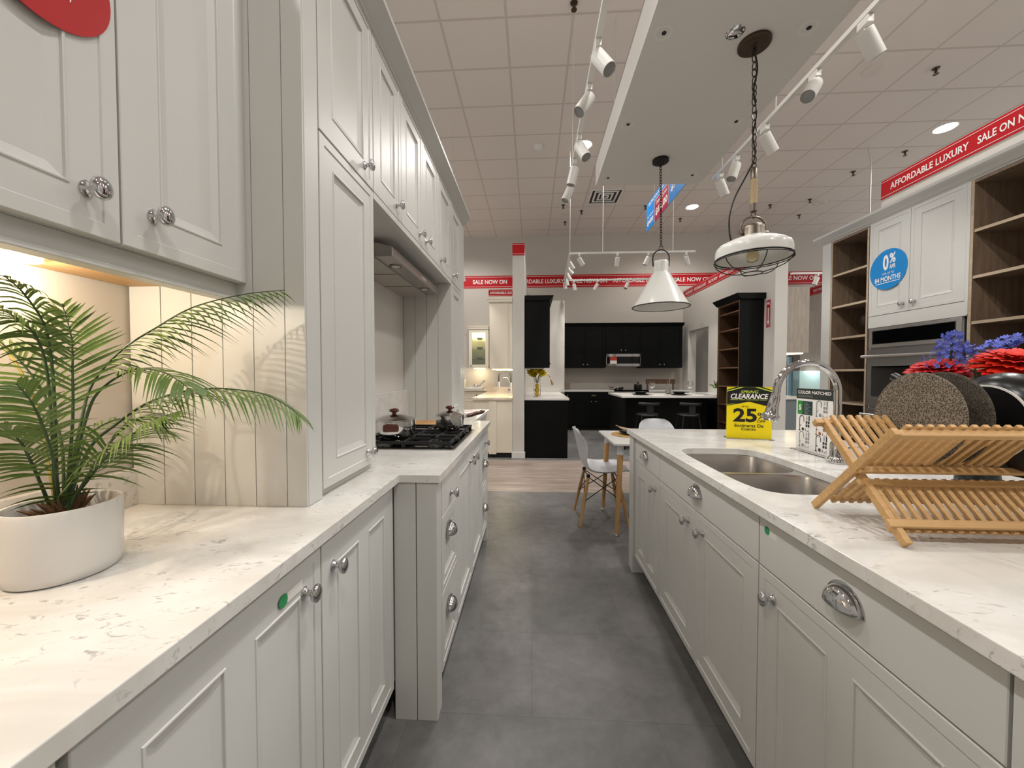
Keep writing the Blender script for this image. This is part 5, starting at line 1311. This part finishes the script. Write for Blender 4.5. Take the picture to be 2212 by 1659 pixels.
# ------------------------------------------------------------------ suspended ceiling panel over the island
sf = thing('ceiling_panel', 'white suspended ceiling panel hanging above the island', 'ceiling panel', (1.11, 2.2, 3.12))
MB().box(.615, 1.605, .35, 3.76, 3.12, 3.335).build('panel_box', pm('panel_paint', 'd4d0ca', rough=.7, spec=.2), sf)
for i, (x, y) in enumerate([(.70, 2.11), (.695, 2.85), (.70, 3.605), (1.455, 2.12), (1.47, 2.86), (1.465, 3.597)]):
    k = MB(); k.lathe([(.033, -.0005), (.048, -.0025), (.05, -.0005), (.033, 0)], (x, y, 3.12), n=28); k.lathe([(.033, -.0005), (.030, .03), (0, .03)], (x, y, 3.12), n=28)
    o = k.build('downlight', M['track'], smooth=40); tag(o, 'unlit recessed downlight in the ceiling panel, %s' % ['left row nearest', 'left row middle', 'left row farthest', 'right row nearest', 'right row middle', 'right row farthest'][i], 'downlight')
    MB().lathe([(0, -.0042), (.012, -.0042), (.012, -.001), (0, -.001)], (x + .004, y, 3.12), n=16).build('lamp', M['black'], o)
k = MB(); k.lathe([(0, -.012), (.03, -.010), (.045, -.004), (.048, -.0005), (0, -.0005)], (1.084, 2.129, 3.12), n=28); tag(k.build('smoke_detector', M['chrome'], smooth=50), 'small round chrome detector on the ceiling panel next to the bronze canopy', 'detector')

# ------------------------------------------------------------------ pendants
def chain(par, p0, p1, n, w, r, mat, name='chain'):
    k = MB(); p0 = Vector(p0); p1 = Vector(p1); d = (p1 - p0) / n
    L = d.length * .5 + r * 1.3
    for i in range(n):
        c = p0 + d * (i + .5); sd = Vector((1, 0, 0)) if i % 2 else Vector((0, 1, 0))
        sd = (sd + Vector((.35, .2, 0)) if i % 2 else sd + Vector((-.35, .1, 0))).normalized()
        k.tube([c + Vector((0, 0, 1)) * L * sin(t) + sd * w * cos(t) * (1 if abs(sin(t)) < .8 else .9) for t in [2 * pi * j / 14 for j in range(14)]], r, 6, closed=True)
    return k.build(name, mat, par, smooth=60)
p1 = thing('pendant_lamp', 'white pendant lamp with wire cage and rope-wrapped stem above the dish rack', 'pendant lamp', (1.235, 2.20, 1.84))
cx, cy = 1.235, 2.20
MB().lathe([(0, -.0005), (.082, -.0005), (.082, -.014), (.076, -.020), (.050, -.022), (.048, -.026), (0, -.028)], (cx - .01, cy, 3.12), n=40).build('canopy', M['bronze'], p1, smooth=40)
chain(p1, (cx - .01, cy, 3.094), (cx, cy, 2.425), 17, .0125, .0028, M['bronze'])
MB().lathe([(0, 2.44), (.008, 2.44), (.0175, 2.428), (.0175, 2.375), (0, 2.375)], (cx, cy, 0), n=20).build('stem_cap', M['brass'], p1, smooth=40)
k = MB(); k.lathe([(0.015, 2.376)] + [(.0165 + .0015 * (i % 2), 2.374 - i * .0042) for i in range(33)] + [(.015, 2.235)], (cx, cy, 0), n=18); k.build('rope_wrap', M['rope'], p1, smooth=60)
MB().lathe([(0, 2.238), (.0175, 2.238), (.0175, 2.198), (.010, 2.192), (0, 2.19)], (cx, cy, 0), n=20).build('stem_cap', M['brass'], p1, smooth=40)
k = MB(); k.tube([(cx + .012 * cos(t), cy, 2.178 + .018 * sin(t)) for t in [2 * pi * j / 16 for j in range(16)]], .0028, 6, closed=True); k.build('hook_ring', M['bronze'], p1, smooth=60)
k = MB(); k.tube([(cx - .066, cy, 2.075), (cx - .066, cy, 2.11)] + [(cx + .066 * cos(t), cy, 2.11 + .058 * sin(t)) for t in [pi - pi * j / 14 for j in range(1, 14)]] + [(cx + .066, cy, 2.11), (cx + .066, cy, 2.075)], .0055, 8); k.build('yoke', M['brass'], p1, smooth=60)
for s in (-1, 1):
    k = MB(); k.lathe([(0, -.016), (.010, -.016), (.012, 0), (.010, .014), (0, .016)], (cx + s * .066, cy, 2.078), (1, 0, 0), 14); k.build('yoke_screw', M['brass'], p1, smooth=50)
MB().lathe([(0, 2.118), (.046, 2.118), (.053, 2.112), (.055, 2.10), (.058, 2.062), (.062, 2.050)], (cx, cy, 0), n=36).build('neck_cap', M['brass'], p1, smooth=40)
RR = .188
k = MB(); k.lathe([(.058, 2.058), (.075, 2.052), (.13, 2.031), (.165, 2.014), (.180, 2.002), (.186, 1.990), (RR, 1.97), (RR, 1.935), (RR - .004, 1.935), (RR - .005, 1.97), (.180, 1.990), (.164, 2.008), (.127, 2.026), (.06, 2.050)], (cx, cy, 0), n=64); k.build('shade', M['whitep'], p1, smooth=50)
k = MB(); k.tube([(cx + RR * cos(t), cy + RR * sin(t), 1.936) for t in [2 * pi * j / 64 for j in range(64)]], .0045, 8, closed=True); k.build('black_rim', M['blackwire'], p1, smooth=60)
k = MB(); cgz = 1.853
k.tube([(cx + RR * 1.02 * cos(t), cy + RR * 1.02 * sin(t), 1.926) for t in [2 * pi * j / 48 for j in range(48)]], .0028, 6, closed=True)
k.tube([(cx + .048 * cos(t), cy + .048 * sin(t), cgz) for t in [2 * pi * j / 24 for j in range(24)]], .0028, 6, closed=True)
for i in range(6):
    a = 2 * pi * i / 6 + .35
    k.tube([(cx + r * cos(a), cy + r * sin(a), z) for r, z in [(RR * 1.02, 1.926), (RR * .96, 1.905), (RR * .80, 1.88), (RR * .55, 1.862), (.048, cgz)]], .0025, 6)
k.build('wire_cage', M['blackwire'], p1, smooth=60)
k = MB(); k.lathe([(0, 2.05), (.018, 2.05), (.018, 2.01), (0, 2.01)], (cx, cy, 0), n=20); bs = k.build('bulb_socket', M['brass'], p1, smooth=40)
k = MB(); k.lathe([(.012, 2.01), (.016, 1.995), (.030, 1.965), (.032, 1.945), (.024, 1.92), (0, 1.91)], (cx, cy, 0), n=24); k.build('bulb', M['bulb'], bs, smooth=60)
k = MB(); k.tube(catmull([(cx - .012, cy, 3.09), (cx + .008, cy, 2.98), (cx - .010, cy, 2.86), (cx + .009, cy, 2.74), (cx - .009, cy, 2.62), (cx + .004, cy, 2.52), (cx - .01, cy, 2.46), (cx - .05, cy, 2.38), (cx - .105, cy, 2.27), (cx - .130, cy, 2.17), (cx - .128, cy, 2.08), (cx - .115, cy, 2.022)], 70), .0045, 8); k.build('power_cord', M['blackwire'], p1, smooth=60)

p2 = thing('pendant_lamp', 'white cone pendant lamp with black rim above the far end of the island', 'pendant lamp', (1.105, 3.33, 1.86))
cx, cy = 1.105, 3.33
MB().lathe([(0, -.0005), (.066, -.0005), (.066, -.022), (.060, -.026), (0, -.026)], (cx - .012, cy, 3.12), n=36).build('canopy', M['black'], p2, smooth=40)
k = MB(); k.tube([(cx - .012 + .022 * cos(t), cy, 3.09 + .022 * sin(t)) for t in [2 * pi * j / 18 for j in range(18)]], .004, 6, closed=True); k.build('canopy_loop', M['black'], p2, smooth=60)
chain(p2, (cx - .012, cy, 3.082), (cx, cy, 2.385), 30, .0085, .0028, M['blackwire'])
k = MB(); k.tube([(cx + .016 * cos(t), cy, 2.372 + .02 * sin(t)) for t in [2 * pi * j / 16 for j in range(16)]], .003, 6, closed=True); k.build('hook_ring', M['blackwire'], p2, smooth=60)
k = MB(); k.tube([(cx - .066, cy, 2.215), (cx - .070, cy, 2.27)] + [(cx + .070 * cos(t), cy, 2.285 + .072 * sin(t)) for t in [pi - pi * j / 14 for j in range(1, 14)]] + [(cx + .070, cy, 2.27), (cx + .066, cy, 2.215)], .0055, 8); k.build('ring_loop', M['black'], p2, smooth=60)
RR = .234
k = MB(); k.lathe([(0, 2.258), (.052, 2.258), (.060, 2.252), (.062, 2.244), (.060, 2.165), (.062, 2.158), (.078, 2.142), (.225, 1.880), (RR, 1.866), (RR - .004, 1.866), (.220, 1.880), (.074, 2.138), (.05, 2.15), (0, 2.15)], (cx, cy, 0), n=72); k.build('shade', M['whitep'], p2, smooth=40)
k = MB(); k.tube([(cx + RR * cos(t), cy + RR * sin(t), 1.866) for t in [2 * pi * j / 72 for j in range(72)]], .0045, 8, closed=True); k.build('black_rim', M['blackwire'], p2, smooth=60)

# ------------------------------------------------------------------ spot tracks
SPOTS = []
def head(label, p, aim, s=1.0, group=None, pw=1.0):
    """one cylinder spotlight under a track at p, aiming along aim"""
    p = Vector(p); a = Vector(aim).normalized()
    t = thing('track_spotlight', label, 'spotlight', p, group)
    MB().box(p.x - .016 * s, p.x + .016 * s, p.y - .035 * s, p.y + .035 * s, p.z - .042 * s, p.z - .001).build('track_adapter', M['track'], t, bev=.002)
    c = p + Vector((0, 0, -.075 * s)); top = c - a * .012 * s
    MB().tube([p + Vector((0, 0, -.04 * s)), c], .006 * s, 8).build('swivel', M['track'], t, smooth=50)
    r = .041 * s; Ln = .150 * s
    k = MB(); k.lathe([(0, 0), (r - .003, 0), (r, .003), (r, Ln), (r - .003, Ln), (r - .003, Ln - .012), (0, Ln - .012)], top, a, 28); k.build('lamp_barrel', M['track'], t, smooth=40)
    k = MB(); k.lathe([(0, Ln - .0115), (r - .0035, Ln - .0115), (r - .0035, Ln - .006), (r - .010, Ln - .010), (0, Ln - .0105)], top, a, 24); k.build('lamp_lens', M['lens'], t, smooth=40)
    SPOTS.append((top + a * (Ln + .012), a, pw))
    return t
def track(label, a, b, wires=(), w=.017):
    k = MB(); k.bar(a, b, w * 2, w * 1.7); o = k.build('light_track', M['track']); tag(o, label, 'light track')
    for x, y in wires:
        k = MB(); k.tube([(x, y, CEIL - .001), (x + .006, y, CEIL - .35), (x, y, max(a[2], b[2]) + .012)], .0045, 6); k.build('suspension_wire', M['cable'], o, smooth=60)
    return o
TZ = 3.2
track('white light track left of the ceiling panel, above the walkway', (.372, .6, TZ), (.372, 3.95, TZ), [(.374, 3.62), (.372, 1.2)])
k = MB(); k.tube([(.778, 3.673, CEIL - .001), (.772, 3.67, 4.3), (.775, 3.67, 3.336)], .006, 6); tag(k.build('suspension_wire', M['cable'], smooth=60), 'pale hanging wire holding the left far side of the ceiling panel', 'wire')
nl = ['nearest visible spotlight on the left track, aimed toward the viewer', 'second spotlight on the left track, aimed left at the dresser', 'third spotlight on the left track, next to the lit downlight', 'fourth spotlight on the left track', 'farthest spotlight at the end of the left track']
for i, (y, aim) in enumerate([(2.23, (.42, -.35, -.84)), (2.56, (-.50, -.25, -.8)), (3.08, (.35, -.35, -.85)), (3.42, (-.22, .1, -.95)), (3.78, (-.4, -.15, -.9))]):
    head(nl[i], (.372, y, TZ - .015), aim, pw=[1, 1.2, .8, 1, .8][i])
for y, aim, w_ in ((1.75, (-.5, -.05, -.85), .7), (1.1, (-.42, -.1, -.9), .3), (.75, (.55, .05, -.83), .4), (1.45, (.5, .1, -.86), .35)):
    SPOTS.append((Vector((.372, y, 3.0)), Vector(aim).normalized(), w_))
track('white light track right of the ceiling panel, slanting across the upper right', (1.775, .6, TZ), (1.775, 3.85, TZ), [(1.775, 3.68), (1.775, 2.9)])
nr = ['nearest visible spotlight on the right track, aimed right', 'second spotlight on the right track, aimed back at the island', 'third spotlight on the right track, behind the pendant chain', 'fourth spotlight on the right track', 'farthest spotlight at the end of the right track']
for i, (y, aim) in enumerate([(2.16, (.55, .1, -.83)), (2.52, (-.55, -.35, -.78)), (3.03, (.60, .2, -.78)), (3.44, (-.35, -.15, -.92)), (3.72, (.42, .1, -.9))]):
    head(nr[i], (1.775, y, TZ - .015), aim, pw=1.6 if aim[0] > 0 else .7)
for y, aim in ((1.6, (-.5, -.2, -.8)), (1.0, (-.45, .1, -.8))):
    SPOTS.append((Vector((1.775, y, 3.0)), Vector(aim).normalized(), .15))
# rectangle of tracks in front of the black kitchen
TB = 3.1
track('white front light track hung above the black kitchen', (.555, 5.75, TB), (2.40, 5.75, TB), [(.56, 5.75), (1.05, 5.75), (2.08, 5.75)])
track('white side light track running back above the black sink cabinets', (.565, 5.77, TB), (.62, 7.35, TB))
track('white rear light track hung in front of the long red banner', (.62, 7.37, TB), (2.75, 7.37, TB))
fx = [(.70, (.5, .1, -.8), 'leftmost'), (1.27, (-.08, .25, -.96), 'second from left'), (1.72, (-.42, .1, -.88), 'third from left'), (2.27, (.35, .2, -.9), 'rightmost')]
for x, aim, nm in fx: head('%s white spotlight on the front track above the black kitchen' % nm, (x, 5.75, TB - .014), aim, .85, pw=1.6)
for i, (y, aim) in enumerate([(5.95, (.5, .1, -.8)), (6.28, (.6, 0, -.75)), (6.62, (.5, .1, -.8)), (6.98, (.3, .1, -.9)), (7.25, (.05, .05, -1))]):
    head('%s white spotlight on the short side track above the sink cabinets' % ['nearest', 'second', 'middle', 'fourth', 'rearmost'][i], (.568 + .034 * (y - 5.77), y, TB - .014), aim, .85, pw=1.0)
for i, (x, aim) in enumerate([(.80, (.2, .1, -.95)), (1.25, (-.45, .3, -.85)), (1.82, (-.4, -.3, -.85)), (2.33, (.02, .2, -.97)), (2.68, (.3, .2, -.9))]):
    head('%s white spotlight on the rear track in front of the red banner' % ['leftmost', 'second from left', 'middle', 'fourth from left', 'rightmost'][i], (x, 7.37, TB - .014), aim, .85, pw=1.5)
# pieces of tracks at the far sides
track('white light track crossing the banner beyond the pale pillar', (4.3, 6.55, 2.96), (5.0, 6.55, 2.96)); track('white light track slanting up right beyond the pale pillar', (5.0, 6.53, 2.96), (5.0, 5.6, 2.96))
head('left white spotlight beyond the pale pillar in front of the grey wood cabinet', (4.72, 6.55, 2.947), (-.3, .1, -.9), .85, pw=.6); head('right white spotlight beyond the pale pillar in front of the grey wood cabinet', (4.98, 6.3, 2.947), (.4, .1, -.9), .85, pw=.6)
track('white light track above the cream kitchen, its end showing past the dresser', (-1.06, 4.2, 2.86), (-1.06, 5.75, 2.86), [(-1.06, 5.0)])
head('white spotlight beside the dresser in front of the cream kitchen banner', (-1.06, 5.6, 2.847), (.25, .25, -.93), .85, pw=2.2); SPOTS.append((Vector((-1.0, 6.6, 2.7)), Vector((.25, .2, -.9)).normalized(), 1.2)); SPOTS.append((Vector((-1.1, 7.6, 2.9)), Vector((-.1, .6, -.7)).normalized(), 1.5))

# ------------------------------------------------------------------ things on the ceiling
def downlight(label, x, y, r=.105):
    k = MB(); k.lathe([(r, -.0005), (r + .02, -.004), (r + .022, -.0005)], (x, y, CEIL), n=36); o = k.build('downlight', M['track'], smooth=40); tag(o, label, 'downlight')
    k = MB(); k.lathe([(0, -.0065), (r, -.0045), (r, -.001), (0, -.001)], (x, y, CEIL), n=36); k.build('lamp', M['emit_white'], o, smooth=60)
    DL.append((x, y))
DL = []
downlight('glowing ceiling downlight behind the left spot track', .745, 5.63)
downlight('glowing ceiling downlight between the two pendants and the far wall', 3.19, 7.80)
downlight('glowing ceiling downlight above the right red banner', 5.60, 5.51)
DL += [(-1.7, 3.3), (-1.7, 7.8), (3.2, 3.3), (.745, 1.1), (3.2, 1.1), (5.6, 1.1), (5.6, 3.3), (-1.7, 1.1), (.745, -1.1), (3.2, -1.1), (-1.7, -1.1)]
v = thing('air_vent', 'square ceiling air vent right of the left spot track', 'air vent', (1.36, 7.25, CEIL - .012))
for i, (a, z) in enumerate([(.30, .002), (.22, .006), (.14, .010), (.07, .012)]):
    k = MB(); vs = []; z0 = CEIL - .014 + (0 if i == 0 else .004)
    for w_, zz in ((a, CEIL - .002), (a, z0), (a - .035, z0 - .004), (a - .035, CEIL - .002)):
        vs += [(1.36 - w_, 7.25 - w_, zz), (1.36 + w_, 7.25 - w_, zz), (1.36 + w_, 7.25 + w_, zz), (1.36 - w_, 7.25 + w_, zz)]
    fs = [(4 * q + j, 4 * q + (j + 1) % 4, 4 * ((q + 1) % 4) + (j + 1) % 4, 4 * ((q + 1) % 4) + j) for q in range(4) for j in range(4)]
    k.add(vs, fs); k.build('vent_louvre', M['track'], v)
MB().box(1.09, 1.63, 6.98, 7.52, CEIL - .0015, CEIL - .0005).build('vent_opening', M['black'], v)
def sprinkler(label, x, y):
    k = MB(); k.lathe([(0, -.0005), (.035, -.0005), (.032, -.008), (.012, -.010), (.010, -.03), (.016, -.034), (.006, -.05), (.006, -.06), (.026, -.062), (.026, -.065), (0, -.065)], (x, y, CEIL), n=16); tag(k.build('sprinkler', M['bronze'], smooth=40), label, 'sprinkler')
for lb, x, y in [('dark ceiling sprinkler left of the air vent, nearer the left dresser', .604, 7.572), ('dark ceiling sprinkler just left of the air vent', 1.00, 7.86), ('dark ceiling sprinkler farthest back below the left track end', .712, 8.406), ('dark ceiling sprinkler left of the blue hanging sign', 2.244, 7.705), ('dark ceiling sprinkler below the far glowing downlight', 3.172, 8.366), ('ceiling sprinkler at upper right near the round speaker grille', 4.403, 4.446), ('dark ceiling sprinkler next to the wire by the right red banner', 5.585, 6.046), ('dark ceiling sprinkler left of the right red banner wire', 5.288, 6.595), ('dark ceiling sprinkler above the caged pendant, right one', 5.3, 7.581), ('dark ceiling sprinkler above the caged pendant, left one', 4.687, 7.784), ('dark ceiling sprinkler low on the right, nearest the far wall', 5.599, 8.314), ('dark ceiling sprinkler at the top of the left track wire', .37, 3.50)]: sprinkler(lb, x, y)
def speaker(label, x, y):
    k = MB(); k.lathe([(0, -.004), (.06, -.005), (.07, -.008), (.10, -.008), (.115, -.0005), (0, -.0005)], (x, y, CEIL), n=36); tag(k.build('ceiling_speaker', pm('speaker_grille', 'cfc5bb', rough=.8), smooth=40), label, 'speaker')
speaker('round ceiling speaker grille right of the right spot track', 3.741, 4.426); speaker('round ceiling speaker grille far right above the oven cabinet', 5.604, 7.762); speaker('round ceiling speaker grille left of the air vent', .68, 7.95)
k = MB(); k.lathe([(0, -.045), (.035, -.044), (.04, -.03), (.06, -.022), (.065, -.0005), (0, -.0005)], (.084, 5.622, CEIL), n=32); tag(k.build('smoke_detector', M['track'], smooth=40), 'white smoke detector on the ceiling left of the left spot track', 'detector')
k = MB(); k.tube([(4.98, 5.95, CEIL - .001), (5.02, 5.95, 4.45), (5.02, 5.95, 3.3)], .010, 6); k2 = k.build('suspension_wire', M['cable'], smooth=60); tag(k2, 'pale hanging cable behind the right red banner', 'wire')
# hanging price sign
sg = thing('hanging_sign', 'blue and red price sign hanging behind the ceiling panel', 'sign', (1.55, 4.4, 3.215))
f0 = face_mx(1.548, 5.26, 3.215); HL, HH = 1.85, .36
k = MB(); k.fbox(f0, 0, HL, 0, HH, -.006, 0); k.build('sign_board', M['blue_sign'], sg)
k = MB(); k.k = 0; k.ngon(f0, [(.34, .0), (.83, .0), (.83, .26), (.34, .26)], .001); k.k = 1
for a, b, c_, d in ((.333, .341, 0, .268), (.83, .838, 0, .36), (.333, .838, .26, .268)): k.ngon(f0, [(a, c_), (b, c_), (b, d), (a, d)], .0015)
write(k, '$16,00', f0, .38, .80, .05, .15, .002, .05); write(k, 'Outside Corner', f0, .40, .78, .19, .235, .002, .02)
write(k, 'AUTODESK', f0, .12, .62, .295, .335, .002, .02) if False else write(k, 'INTRODUCING', f0, .10, .70, .295, .335, .002, .02)
write(k, '$400', f0, .04, .29, .05, .12, .002, .05); write(k, 'To Homes', f0, .04, .30, .15, .18, .002, .02); write(k, '$7', f0, .90, 1.05, .10, .19, .002, .05)
k.build('print', [M['crimson'], M['white']], sg)
for y in (4.95, 3.7): MB().tube([(1.551, y, 3.575), (1.551, y, CEIL - .001)], .002, 6).build('suspension_wire', M['cable'], sg)
# ------------------------------------------------------------------ lamps and camera
def spot(p, d, power, size, blend=.6, col=(1.0, .975, .94), rad=.03, nm='spot_light'):
    l = bpy.data.lights.new(nm, 'SPOT'); l.energy = power; l.spot_size = size; l.spot_blend = blend; l.color = col; l.shadow_soft_size = rad
    o = bpy.data.objects.new(nm, l); COL.objects.link(o); o.location = p
    o.rotation_euler = Vector(d).to_track_quat('-Z', 'Y').to_euler()
    return o
SP, DP = 17, 165
for p, d, w in SPOTS: spot(p, d, SP * w, radians(78), .8)
for x, y in DL: spot((x, y, CEIL - .03), (0, 0, -1), DP, radians(150), .6, (1.0, .985, .96), .09, 'downlight_light')
def point(p, e, col=(1, .78, .50), r=.02, nm='puck_light'):
    l = bpy.data.lights.new(nm, 'POINT'); l.energy = e; l.color = col; l.shadow_soft_size = r
    o = bpy.data.objects.new(nm, l); COL.objects.link(o); o.location = p
point((-1.0, .425, 1.500), 5.5, col=(1, .88, .70), r=.008)
point((-1.045, .715, 1.505), 2.0, col=(1, .88, .70), r=.010)
point((-1.27, 9.0, 2.28), 9.0, (1, .88, .62)); point((-1.27, 9.0, 1.39), 3.5, (1, .88, .66)); point((-.48, 6.2, 1.32), 6.0, (1, .88, .66)); point((5.3, 7.25, 1.33), 2.0, (.85, 1, .98)) 
wd = bpy.data.worlds.new('store_air'); wd.use_nodes = True; SC.world = wd
bg = wd.node_tree.nodes['Background']; bg.inputs['Color'].default_value = (1.0, 1.0, 1.0, 1); bg.inputs['Strength'].default_value = 1.0
cam = bpy.data.cameras.new('camera'); cam.sensor_width = 36; cam.sensor_fit = 'HORIZONTAL'; cam.lens = 812 / 2212 * 36; cam.clip_start = .02
co = bpy.data.objects.new('camera', cam); COL.objects.link(co); co.location = (0, 0, 1.287)
co.rotation_euler = (radians(90 - 1.517), 0, radians(3.10)); SC.camera = co
vs_ = SC.view_settings; SC.display_settings.display_device = 'sRGB'
vs_.view_transform = 'Standard'; vs_.look = 'None'; vs_.gamma = 1; vs_.use_curve_mapping = False; vs_.exposure = 0.08
